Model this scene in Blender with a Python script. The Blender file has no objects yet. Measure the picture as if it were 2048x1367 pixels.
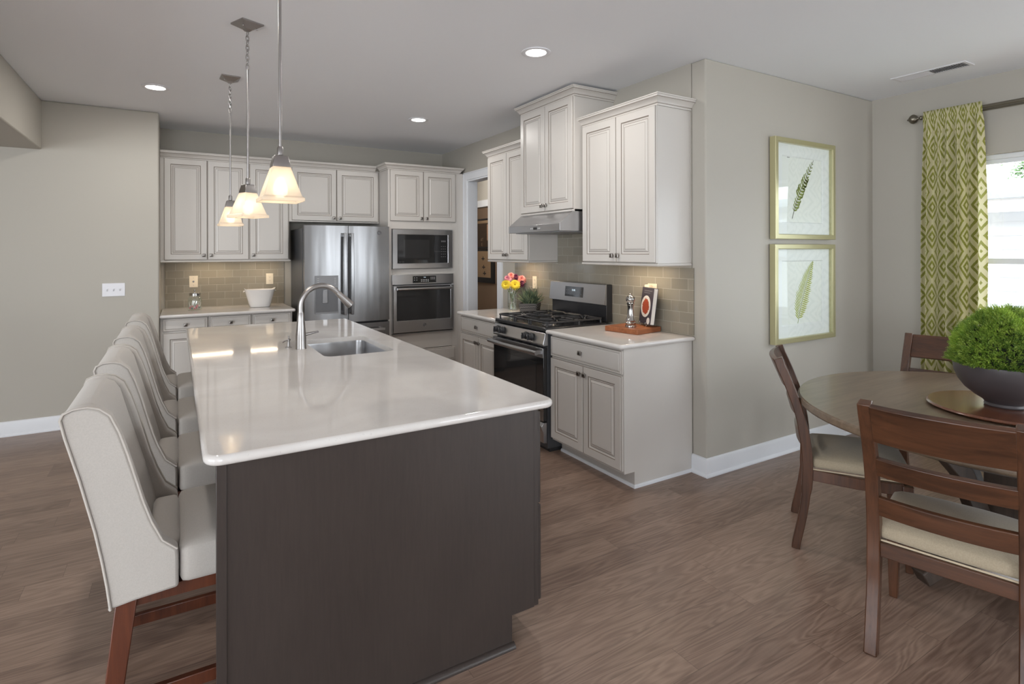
import bpy, bmesh, math, random
from mathutils import Vector, Matrix
random.seed(7)
PI = math.pi
SC = bpy.context.scene
COL = SC.collection

# ------------------------------------------------------------------ camera, world, exposure
CAM_H = 1.49
YAW, ROLL, FPX = 0.5408, -0.003, 1121.0
fwd = Vector((math.sin(YAW), math.cos(YAW), 0)); rgt0 = Vector((math.cos(YAW), -math.sin(YAW), 0)); up0 = Vector((0, 0, 1))
rgt = rgt0 * math.cos(ROLL) + up0 * math.sin(ROLL); upv = -rgt0 * math.sin(ROLL) + up0 * math.cos(ROLL)
cd = bpy.data.cameras.new('camera'); cam = bpy.data.objects.new('camera', cd); COL.objects.link(cam)
cam.matrix_world = Matrix(((rgt.x, upv.x, -fwd.x, 0), (rgt.y, upv.y, -fwd.y, 0), (rgt.z, upv.z, -fwd.z, CAM_H), (0, 0, 0, 1)))
cd.sensor_width = 36; cd.lens = FPX * 36 / 2048; cd.shift_y = -(683.5 - 502.8) / 2048
cd.clip_start = 0.05; cd.clip_end = 200
SC.camera = cam
SC.view_settings.view_transform = 'Standard'; SC.view_settings.look = 'None'
SC.view_settings.gamma = 1; SC.view_settings.use_curve_mapping = False
SC.view_settings.exposure = 0.07
W = bpy.data.worlds.new('world'); SC.world = W; W.use_nodes = True
bg = W.node_tree.nodes['Background']; bg.inputs['Color'].default_value = (0.88, 0.94, 1.0, 1); bg.inputs['Strength'].default_value = 8.6

CEIL = 2.765
XW, YD, YB, YL, XN, XWIN = 3.005, 2.515, 6.78, 6.03, -0.127, 5.10   # right wall, dining wall, back wall, left wall face, niche side, window wall
XLEFT, YREAR = -5.5, -4.6

def portal(name, loc, rot, sx, sy):
    l = bpy.data.lights.new(name, 'AREA'); l.shape = 'RECTANGLE'; l.size = sx; l.size_y = sy; l.cycles.is_portal = True
    o = bpy.data.objects.new(name, l); COL.objects.link(o); o.location = loc; o.rotation_euler = rot
portal('window_portal_right', (XWIN + 0.135, 0.24, 1.525), (0, PI / 2, 0), 1.30, 3.3)
portal('added_portal_rear', (-2.2, YREAR - 0.10, 1.3), (PI / 2, 0, 0), 2.8, 2.3)  # rear and left portals sit in unseen openings added for daylight
portal('added_portal_rear_right', (4.22, YREAR - 0.02, 1.3), (PI / 2, 0, 0), 1.25, 2.0)
portal('added_portal_right_rear', (XWIN + 0.135, -3.25, 1.3), (0, PI / 2, 0), 2.3, 2.1)
portal('added_portal_left', (XLEFT - 0.10, -0.6, 1.3), (0, -PI / 2, 0), 2.3, 5.0)

# ------------------------------------------------------------------ materials
def lin(c):
    c = c / 255.0
    return c / 12.92 if c <= 0.04045 else ((c + 0.055) / 1.055) ** 2.4
def rgb(r, g, b): return (lin(r), lin(g), lin(b), 1)
def newmat(name):
    m = bpy.data.materials.new(name); m.use_nodes = True
    return m, m.node_tree, m.node_tree.nodes['Principled BSDF']
def setin(n, **k):
    for a, v in k.items():
        a = a.replace('_', ' ')
        if a in n.inputs: n.inputs[a].default_value = v
def node(nt, typ, ins=None, **props):
    n = nt.nodes.new(typ)
    for k, v in props.items(): setattr(n, k, v)
    for k, v in (ins or {}).items():
        if isinstance(v, bpy.types.NodeSocket): nt.links.new(v, n.inputs[k])
        else: n.inputs[k].default_value = v
    return n
def math_(nt, op, a, b=0.0, c=0.0):
    return node(nt, 'ShaderNodeMath', {0: a, 1: b, 2: c}, operation=op).outputs[0]
def mixc(nt, f, a, b):
    n = nt.nodes.new('ShaderNodeMix'); n.data_type = 'RGBA'
    for i, v in ((0, f), (6, a), (7, b)):
        if isinstance(v, bpy.types.NodeSocket): nt.links.new(v, n.inputs[i])
        else: n.inputs[i].default_value = v
    return n.outputs[2]
def objco(nt, scale=(1, 1, 1), typ='Object', rot=(0, 0, 0)):
    tc = nt.nodes.new('ShaderNodeTexCoord')
    return node(nt, 'ShaderNodeMapping', {'Vector': tc.outputs[typ], 'Scale': scale, 'Rotation': rot}).outputs[0]
def plain(name, col, rough=0.5, metal=0.0, spec=0.5, coat=0.0, bump=0.0, bscale=200, var=0.0, vscale=6):
    m, nt, p = newmat(name)
    setin(p, Base_Color=col, Roughness=rough, Metallic=metal, Coat_Weight=coat, Coat_Roughness=0.1)
    if 'Specular IOR Level' in p.inputs: p.inputs['Specular IOR Level'].default_value = spec
    if var:
        nz = node(nt, 'ShaderNodeTexNoise', {'Vector': objco(nt), 'Scale': vscale, 'Detail': 3.0})
        dk = tuple(c * (1 - var) for c in col[:3]) + (1,)
        nt.links.new(mixc(nt, nz.outputs[0], dk, col), p.inputs['Base Color'])
    if bump:
        nz = node(nt, 'ShaderNodeTexNoise', {'Vector': objco(nt), 'Scale': bscale, 'Detail': 2.0})
        b = node(nt, 'ShaderNodeBump', {'Height': nz.outputs[0], 'Strength': bump, 'Distance': 0.002})
        nt.links.new(b.outputs[0], p.inputs['Normal'])
    return m
def emit(name, col, s):
    m, nt, p = newmat(name)
    setin(p, Base_Color=(0, 0, 0, 1), Emission_Color=col, Emission_Strength=s)
    return m
def wood(name, c1, c2, rough=0.35, axis=2, scale=1.0, coat=0.0, contrast=0.5):
    m, nt, p = newmat(name)
    sc = [22 * scale] * 3; sc[axis] = 1.6 * scale
    co = objco(nt, tuple(sc))
    n1 = node(nt, 'ShaderNodeTexNoise', {'Vector': co, 'Scale': 2.2, 'Detail': 6.0, 'Roughness': 0.65, 'Distortion': 0.6})
    sc2 = [3.0] * 3; sc2[axis] = 1.0
    n2 = node(nt, 'ShaderNodeTexNoise', {'Vector': objco(nt, tuple(sc2)), 'Scale': 2.0, 'Detail': 2.0})
    f = math_(nt, 'ADD', math_(nt, 'MULTIPLY', n1.outputs[0], contrast * 1.4), math_(nt, 'MULTIPLY', n2.outputs[0], 1 - contrast))
    r = node(nt, 'ShaderNodeMapRange', {0: f, 1: 0.32, 2: 0.78})
    nt.links.new(mixc(nt, r.outputs[0], c1, c2), p.inputs['Base Color'])
    setin(p, Roughness=rough, Coat_Weight=coat, Coat_Roughness=0.15)
    b = node(nt, 'ShaderNodeBump', {'Height': n1.outputs[0], 'Strength': 0.12, 'Distance': 0.002})
    nt.links.new(b.outputs[0], p.inputs['Normal'])
    return m
def steel(name, col=(0.5, 0.5, 0.51, 1), rough=0.27, axis=2):
    m, nt, p = newmat(name)
    sc = [260.0] * 3; sc[axis] = 2.0
    n = node(nt, 'ShaderNodeTexNoise', {'Vector': objco(nt, tuple(sc)), 'Scale': 1.0, 'Detail': 2.0})
    r = node(nt, 'ShaderNodeMapRange', {0: n.outputs[0], 3: rough, 4: rough + 0.06})
    nt.links.new(r.outputs[0], p.inputs['Roughness'])
    setin(p, Base_Color=col, Metallic=1.0)
    s2 = [7.0] * 3; s2[axis] = 0.5
    wv = node(nt, 'ShaderNodeTexNoise', {'Vector': objco(nt, tuple(s2)), 'Scale': 1.0, 'Detail': 1.0})
    b = node(nt, 'ShaderNodeBump', {'Height': wv.outputs[0], 'Strength': 0.5, 'Distance': 0.012})
    nt.links.new(b.outputs[0], p.inputs['Normal'])
    return m
def glass(name, col=(1, 1, 1, 1), rough=0.0, ior=1.45, alpha_mix=0.0):
    m, nt, p = newmat(name)
    setin(p, Base_Color=col, Roughness=rough, Transmission_Weight=1.0, IOR=ior)
    if alpha_mix:
        out = nt.nodes['Material Output']
        t = node(nt, 'ShaderNodeBsdfTransparent', {'Color': col})
        mx = node(nt, 'ShaderNodeMixShader', {0: alpha_mix, 1: p.outputs[0], 2: t.outputs[0]})
        nt.links.new(mx.outputs[0], out.inputs['Surface'])
    return m
def thinglass(name, col, base):
    # a thin sheet: passes light straight on and mirrors more at grazing angles
    m = bpy.data.materials.new(name); m.use_nodes = True; nt = m.node_tree; nt.nodes.remove(nt.nodes['Principled BSDF'])
    t = node(nt, 'ShaderNodeBsdfTransparent', {'Color': col}); g = node(nt, 'ShaderNodeBsdfGlossy', {'Color': (1, 1, 1, 1), 'Roughness': 0.01})
    fr = node(nt, 'ShaderNodeLayerWeight', {'Blend': 0.5}); f = node(nt, 'ShaderNodeMapRange', {0: math_(nt, 'POWER', fr.outputs['Facing'], 4.5), 1: 0.0, 2: 1.0, 3: base, 4: 0.5})
    mx = node(nt, 'ShaderNodeMixShader', {0: f.outputs[0], 1: t.outputs[0], 2: g.outputs[0]})
    nt.links.new(mx.outputs[0], nt.nodes['Material Output'].inputs['Surface'])
    return m
def fabric(name, col, dk, scale=900, bump=0.25):
    m, nt, p = newmat(name)
    co = objco(nt)
    w1 = node(nt, 'ShaderNodeTexWave', {'Vector': co, 'Scale': scale / 6.0, 'Distortion': 1.5, 'Detail': 1.0}, bands_direction='Z')
    w2 = node(nt, 'ShaderNodeTexNoise', {'Vector': objco(nt, (1, 1, 1)), 'Scale': scale / 3.0, 'Detail': 2.0})
    f = w2.outputs[0]
    nt.links.new(mixc(nt, f, dk, col), p.inputs['Base Color'])
    setin(p, Roughness=0.9, Sheen_Weight=0.25)
    b = node(nt, 'ShaderNodeBump', {'Height': f, 'Strength': bump, 'Distance': 0.001})
    nt.links.new(b.outputs[0], p.inputs['Normal'])
    return m

M = {}
M['wall'] = plain('wall_paint', rgb(182, 177, 167), 0.65, bump=0.03, bscale=90)
M['ceiling'] = plain('ceiling_paint', rgb(242, 244, 248), 0.8, bump=0.03, bscale=120)
M['trim'] = plain('trim_paint', rgb(232, 234, 238), 0.35)
M['cab'] = plain('cabinet_paint', rgb(212, 207, 201), 0.33, var=0.03, vscale=3)
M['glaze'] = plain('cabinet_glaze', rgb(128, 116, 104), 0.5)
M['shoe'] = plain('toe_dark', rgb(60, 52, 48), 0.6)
M['knob'] = steel('brushed_nickel', (0.27, 0.25, 0.23, 1), 0.3)
M['nickel'] = steel('satin_nickel', (0.38, 0.36, 0.35, 1), 0.28)
M['steel'] = steel('stainless_steel', (0.31, 0.31, 0.315, 1), 0.22)
M['steelx'] = steel('stainless_steel_brushed_across', (0.56, 0.56, 0.57, 1), 0.27, axis=0)
M['steely'] = steel('stainless_steel_brushed_lengthwise', (0.46, 0.46, 0.47, 1), 0.27, axis=1)
M['chrome'] = plain('polished_chrome', (0.5, 0.49, 0.48, 1), 0.14, 1.0)
M['fridge_side'] = plain('fridge_side_grey', rgb(72, 73, 76), 0.38, bump=0.1, bscale=500)
M['blackglass'] = plain('black_glass', (0.018, 0.018, 0.019, 1), 0.06, spec=0.6)
M['doorglass'] = plain('oven_window_glass', (0.03, 0.03, 0.031, 1), 0.05, spec=0.7)
M['enamel'] = plain('black_enamel', (0.022, 0.022, 0.024, 1), 0.22)
M['iron'] = plain('cast_iron', (0.03, 0.03, 0.032, 1), 0.42, bump=0.2, bscale=400)
M['darkplastic'] = plain('dark_plastic', (0.03, 0.03, 0.032, 1), 0.35)
M['greyplastic'] = plain('grey_plastic', rgb(146, 147, 150), 0.4)
M['white_ink'] = plain('white_print', rgb(215, 215, 215), 0.5)
M['grey_ink'] = plain('grey_print', rgb(120, 120, 122), 0.5)
M['badge'] = plain('badge_grey', rgb(92, 92, 96), .35)
M['display'] = emit('clock_digits', (0.75, 0.9, 1.0, 1), 1.2)
M['plate'] = plain('almond_plastic', rgb(226, 214, 192), 0.4)
M['whiteplate'] = plain('white_plastic', rgb(232, 232, 236), 0.4)
M['slot'] = plain('outlet_slot', rgb(70, 62, 55), 0.6)
M['stoolfab'] = fabric('cream_upholstery', rgb(190, 184, 177), rgb(174, 168, 161))
M['piping'] = plain('cream_piping', rgb(186, 179, 171), 0.85)
M['seatfab'] = fabric('linen_seat', rgb(182, 168, 144), rgb(154, 140, 118), 700, 0.35)
M['stoolwood'] = wood('stool_leg_wood', rgb(46, 20, 11), rgb(98, 50, 29), 0.35, coat=0.3)
M['chairwood'] = wood('chair_wood', rgb(38, 22, 14), rgb(94, 59, 38), 0.34, coat=0.15)
M['chairwoody'] = wood('chair_wood_across', rgb(38, 22, 14), rgb(94, 59, 38), 0.32, axis=1, coat=0.15)
M['tablewood'] = wood('table_top_wood', rgb(88, 74, 60), rgb(128, 110, 92), 0.32, axis=0, scale=0.8, coat=0.15, contrast=0.6)
M['susanwood'] = wood('turntable_wood', rgb(78, 42, 28), rgb(124, 76, 52), 0.2, axis=0, coat=0.5)
M['basewood'] = wood('pedestal_wood', rgb(44, 36, 31), rgb(74, 61, 52), 0.45)
M['boardwood'] = wood('cherry_board_wood', rgb(118, 66, 38), rgb(164, 100, 62), 0.45, axis=0, contrast=0.7)
M['island'] = wood('island_stained_wood', rgb(50, 43, 40), rgb(60, 52, 48), 0.36, scale=2.2, contrast=0.6)
M['jarglass'] = thinglass('jar_glass', (0.95, 0.97, 0.96, 1), .10)
M['winglass'] = thinglass('window_pane_glass', (.98, .99, .985, 1), .04)
M['picglass'] = thinglass('picture_glass', (.99, 1, .995, 1), .03)
M['frame'] = plain('champagne_frame', rgb(196, 190, 150), 0.3, 0.55)
M['frame_side'] = plain('champagne_frame_side', rgb(200, 194, 170), 0.4, 0.3)
M['mat'] = plain('picture_mat', rgb(238, 240, 238), 0.9)
M['paper'] = plain('picture_paper', rgb(238, 240, 234), 0.9)
M['fern1'] = plain('fern_print_green', rgb(150, 164, 88), 0.9, var=0.4, vscale=60)
M['fern2'] = plain('fern_print_yellow', rgb(170, 180, 26), 0.9, var=0.25, vscale=60)
M['ink'] = plain('dark_ink', rgb(60, 62, 46), 0.9)
M['bronze'] = plain('aged_nickel_rod', (0.22, 0.20, 0.16, 1), 0.3, 0.9)
M['bowl'] = plain('dark_stoneware', rgb(82, 76, 78), 0.42, var=0.35, vscale=9)
M['soil'] = plain('dark_moss', rgb(30, 38, 18), 0.9)
M['ceramic'] = plain('white_enamel_tin', rgb(226, 222, 218), 0.25)
M['pink'] = plain('candy_pink', rgb(226, 120, 140), 0.4)
M['candy2'] = plain('candy_pale', rgb(238, 220, 214), 0.4)
M['candy3'] = plain('candy_teal', rgb(110, 140, 130), 0.4)
M['stick'] = plain('paper_stick', rgb(240, 236, 230), 0.6)
M['yellow'] = plain('petal_yellow', rgb(232, 206, 50), 0.6, var=0.2, vscale=80)
M['ycentre'] = plain('flower_centre', rgb(190, 160, 30), 0.8)
M['ppink'] = plain('petal_pink', rgb(226, 150, 170), 0.6, var=0.25, vscale=80)
M['salmon'] = plain('petal_salmon', rgb(236, 150, 142), 0.6, var=0.2, vscale=80)
M['purple'] = plain('petal_purple', rgb(120, 50, 82), 0.6, var=0.3, vscale=80)
M['stem'] = plain('flower_stem', rgb(92, 116, 44), 0.6)
M['succ'] = plain('succulent_leaf', rgb(104, 122, 98), 0.5, var=0.5, vscale=25)
M['water'] = glass('vase_water', (0.95, 0.97, 0.9, 1), 0.0, 1.33, 0.3)
M['coverdark'] = plain('book_cover', rgb(70, 62, 72), 0.35, var=0.35, vscale=40)
M['pages'] = plain('book_pages', rgb(225, 220, 212), 0.8)
M['dish'] = plain('printed_plate', rgb(226, 222, 216), 0.5)
M['food'] = plain('printed_food', rgb(196, 84, 50), 0.5, var=0.6, vscale=120)
M['steelmesh'] = M['chrome']
M['brown_wall'] = plain('study_wall_paint', rgb(150, 128, 108), 0.8)
M['siding'] = plain('white_siding', rgb(212, 216, 222), 0.6)
M['roof'] = plain('roof_grey', rgb(150, 156, 164), 0.8)
M['tree'] = plain('tree_leaf', rgb(70, 100, 50), 0.7, var=0.4, vscale=5)
M['bark'] = plain('tree_bark', rgb(90, 76, 62), 0.9)
M['blackframe'] = plain('black_frame', rgb(30, 32, 36), 0.4)

def m_quartz():
    m, nt, p = newmat('white_quartz')
    n = node(nt, 'ShaderNodeTexNoise', {'Vector': objco(nt), 'Scale': 2.0, 'Detail': 5.0, 'Distortion': 1.2})
    n2 = node(nt, 'ShaderNodeTexNoise', {'Vector': objco(nt), 'Scale': 160.0, 'Detail': 1.0})
    f = node(nt, 'ShaderNodeMapRange', {0: n.outputs[0], 1: 0.4, 2: 0.62})
    c = mixc(nt, f.outputs[0], rgb(214, 209, 205), rgb(222, 218, 214))
    s = node(nt, 'ShaderNodeMapRange', {0: n2.outputs[0], 1: 0.68, 2: 0.74})
    nt.links.new(mixc(nt, math_(nt, 'MULTIPLY', s.outputs[0], 0.3), c, rgb(180, 172, 165)), p.inputs['Base Color'])
    setin(p, Roughness=0.06)
    return m
M['quartz'] = m_quartz()

def m_tile(name, horiz):
    m, nt, p = newmat(name)
    tc = nt.nodes.new('ShaderNodeTexCoord'); sp = node(nt, 'ShaderNodeSeparateXYZ', {0: tc.outputs['Object']})
    cb = node(nt, 'ShaderNodeCombineXYZ', {0: sp.outputs[horiz], 1: math_(nt, 'SUBTRACT', sp.outputs[2], 0.0)})
    b = node(nt, 'ShaderNodeTexBrick', {'Vector': cb.outputs[0], 'Color1': rgb(138, 131, 118), 'Color2': rgb(152, 145, 131), 'Mortar': rgb(180, 172, 156),
                                        'Scale': 1.0, 'Mortar Size': 0.0016, 'Mortar Smooth': 0.1, 'Bias': 0.0, 'Brick Width': 0.152, 'Row Height': 0.0765}, offset=0.5)
    nz = node(nt, 'ShaderNodeTexNoise', {'Vector': cb.outputs[0], 'Scale': 18.0, 'Detail': 2.0})
    nt.links.new(mixc(nt, math_(nt, 'MULTIPLY', nz.outputs[0], 0.3), b.outputs[0], rgb(144, 138, 124)), p.inputs['Base Color'])
    r = node(nt, 'ShaderNodeMapRange', {0: b.outputs[1], 3: 0.09, 4: 0.6}); nt.links.new(r.outputs[0], p.inputs['Roughness'])
    h = math_(nt, 'ADD', math_(nt, 'MULTIPLY', b.outputs[1], -1.0), math_(nt, 'MULTIPLY', nz.outputs[0], 0.5))
    bm_ = node(nt, 'ShaderNodeBump', {'Height': h, 'Strength': 0.5, 'Distance': 0.0015}); nt.links.new(bm_.outputs[0], p.inputs['Normal'])
    return m
M['tileX'] = m_tile('glass_subway_tile_back', 0); M['tileY'] = m_tile('glass_subway_tile_side', 1)

def m_floor():
    m, nt, p = newmat('oak_plank_floor')
    tc = nt.nodes.new('ShaderNodeTexCoord'); sp = node(nt, 'ShaderNodeSeparateXYZ', {0: tc.outputs['Object']})
    x, y = sp.outputs[0], sp.outputs[1]
    w, L = 0.127, 1.25
    yr = math_(nt, 'DIVIDE', math_(nt, 'SUBTRACT', y, 1.625 - 0.127 * 100), w)
    row = math_(nt, 'FLOOR', yr)
    rn = node(nt, 'ShaderNodeTexWhiteNoise', {'W': row}, noise_dimensions='1D').outputs[0]
    xr = math_(nt, 'DIVIDE', math_(nt, 'ADD', x, math_(nt, 'MULTIPLY', rn, 5.0)), L)
    colm = math_(nt, 'FLOOR', xr)
    idv = node(nt, 'ShaderNodeCombineXYZ', {0: row, 1: colm})
    wn = node(nt, 'ShaderNodeTexWhiteNoise', {'Vector': idv.outputs[0]}, noise_dimensions='3D')
    off = node(nt, 'ShaderNodeVectorMath', {0: wn.outputs[1], 1: (9, 9, 9)}, operation='MULTIPLY').outputs[0]
    co = node(nt, 'ShaderNodeVectorMath', {0: tc.outputs['Object'], 1: off}, operation='ADD').outputs[0]
    cs = node(nt, 'ShaderNodeMapping', {'Vector': co, 'Scale': (1.1, 9, 9)}).outputs[0]
    base = node(nt, 'ShaderNodeTexNoise', {'Vector': cs, 'Scale': 1.6, 'Detail': 1.5, 'Distortion': 0.4}).outputs[0]
    rings = math_(nt, 'SINE', math_(nt, 'MULTIPLY', base, 62.0))
    fib = node(nt, 'ShaderNodeTexNoise', {'Vector': node(nt, 'ShaderNodeMapping', {'Vector': co, 'Scale': (6, 110, 110)}).outputs[0], 'Scale': 1.0, 'Detail': 3.0}).outputs[0]
    brd = node(nt, 'ShaderNodeTexNoise', {'Vector': co, 'Scale': 2.5, 'Detail': 2.0}).outputs[0]
    g = math_(nt, 'ADD', math_(nt, 'MULTIPLY', rings, 0.10), math_(nt, 'ADD', math_(nt, 'MULTIPLY', fib, 0.55), math_(nt, 'MULTIPLY', brd, 0.25)))
    g = math_(nt, 'ADD', g, math_(nt, 'MULTIPLY', math_(nt, 'SUBTRACT', wn.outputs[0], 0.5), 0.22))
    r = node(nt, 'ShaderNodeMapRange', {0: g, 1: 0.12, 2: 0.68})
    c = mixc(nt, r.outputs[0], rgb(115, 93, 81), rgb(163, 138, 122))
    fy = math_(nt, 'FRACT', yr); fx = math_(nt, 'FRACT', xr)
    ey = math_(nt, 'MULTIPLY', math_(nt, 'MINIMUM', fy, math_(nt, 'SUBTRACT', 1.0, fy)), w)
    ex = math_(nt, 'MULTIPLY', math_(nt, 'MINIMUM', fx, math_(nt, 'SUBTRACT', 1.0, fx)), L)
    e = math_(nt, 'MINIMUM', ey, ex)
    seam = math_(nt, 'LESS_THAN', e, 0.0009)
    nt.links.new(mixc(nt, math_(nt, 'MULTIPLY', seam, 0.5), c, rgb(58, 48, 43)), p.inputs['Base Color'])
    setin(p, Roughness=0.3)
    rr = node(nt, 'ShaderNodeMapRange', {0: fib, 3: 0.24, 4: 0.40}); nt.links.new(rr.outputs[0], p.inputs['Roughness'])
    h = math_(nt, 'SUBTRACT', math_(nt, 'MULTIPLY', g, 0.3), seam)
    b = node(nt, 'ShaderNodeBump', {'Height': h, 'Strength': 0.15, 'Distance': 0.001}); nt.links.new(b.outputs[0], p.inputs['Normal'])
    return m
M['floor'] = m_floor()

def m_curtain():
    m, nt, p = newmat('diamond_print_curtain')
    uv = nt.nodes.new('ShaderNodeUVMap'); sp = node(nt, 'ShaderNodeSeparateXYZ', {0: uv.outputs[0]})
    nz = node(nt, 'ShaderNodeTexNoise', {'Vector': uv.outputs[0], 'Scale': 110.0, 'Detail': 1.0}).outputs[0]
    j = math_(nt, 'MULTIPLY', math_(nt, 'SUBTRACT', nz, 0.5), 0.10)
    def tri(s, per):
        f = math_(nt, 'FRACT', math_(nt, 'DIVIDE', s, per))
        return math_(nt, 'MULTIPLY', math_(nt, 'ABSOLUTE', math_(nt, 'SUBTRACT', f, 0.5)), 2.0)
    a = tri(sp.outputs[0], 0.150); b = tri(sp.outputs[1], 0.228)
    d = math_(nt, 'ADD', math_(nt, 'ADD', a, b), j)          # 0 at one diamond centre, 2 at the other
    k = 0.0
    for c_, w_ in ((0.0, 0.13), (0.58, 0.13), (1.26, 0.12), (1.70, 0.11)):
        bnd = math_(nt, 'LESS_THAN', math_(nt, 'ABSOLUTE', math_(nt, 'SUBTRACT', d, c_)), w_)
        k = math_(nt, 'MAXIMUM', k, bnd)
    col = mixc(nt, k, rgb(224, 217, 176), rgb(156, 156, 70))
    nt.links.new(col, p.inputs['Base Color']); setin(p, Roughness=0.9, Sheen_Weight=0.2)
    tr = node(nt, 'ShaderNodeBsdfTranslucent', {'Color': col})
    mx = node(nt, 'ShaderNodeMixShader', {0: 0.25, 1: p.outputs[0], 2: tr.outputs[0]})
    nt.links.new(mx.outputs[0], nt.nodes['Material Output'].inputs['Surface'])
    return m
M['curtain'] = m_curtain()

def m_leafy(name, c1, c2, c3, attr=True, scale=14):
    m, nt, p = newmat(name)
    n = node(nt, 'ShaderNodeTexNoise', {'Vector': objco(nt), 'Scale': scale, 'Detail': 2.0}).outputs[0]
    at = node(nt, 'ShaderNodeAttribute', attribute_name='rnd').outputs['Fac']
    c = mixc(nt, node(nt, 'ShaderNodeMapRange', {0: n, 1: 0.38, 2: 0.62}).outputs[0], c1, c2)
    c = mixc(nt, math_(nt, 'MULTIPLY', at, 0.7), c, c3)
    nt.links.new(c, p.inputs['Base Color']); setin(p, Roughness=0.55)
    tr = node(nt, 'ShaderNodeBsdfTranslucent', {'Color': c})
    mx = node(nt, 'ShaderNodeMixShader', {0: 0.3, 1: p.outputs[0], 2: tr.outputs[0]})
    nt.links.new(mx.outputs[0], nt.nodes['Material Output'].inputs['Surface'])
    return m
M['topiary'] = m_leafy('cedar_foliage', rgb(66, 108, 40), rgb(132, 168, 56), rgb(188, 208, 92), scale=9)
M['succleaf'] = m_leafy('spiky_leaves', rgb(76, 98, 84), rgb(116, 138, 112), rgb(188, 196, 150), scale=20)

def m_shade():
    m, nt, p = newmat('frosted_lamp_glass')
    setin(p, Base_Color=(1.0, 0.90, 0.78, 1), Roughness=0.35, Transmission_Weight=0.0, IOR=1.4)
    rf = node(nt, 'ShaderNodeBsdfRefraction', {'Color': (1.0, 0.95, 0.86, 1), 'Roughness': 0.3, 'IOR': 1.05})
    tr = node(nt, 'ShaderNodeBsdfTranslucent', {'Color': (1.0, 0.93, 0.82, 1)})
    a = node(nt, 'ShaderNodeMixShader', {0: 0.5, 1: tr.outputs[0], 2: rf.outputs[0]})
    b = node(nt, 'ShaderNodeMixShader', {0: 0.45, 1: a.outputs[0], 2: p.outputs[0]})
    nt.links.new(b.outputs[0], nt.nodes['Material Output'].inputs['Surface'])
    return m
M['shade'] = m_shade()
M['bulb'] = emit('lamp_bulb', (1.0, 0.84, 0.62, 1), 10)
M['can'] = emit('recessed_lens', (1.0, 0.95, 0.88, 1), 14)
M['led'] = emit('under_cabinet_lens', (1.0, 0.80, 0.56, 1), 18)

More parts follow.
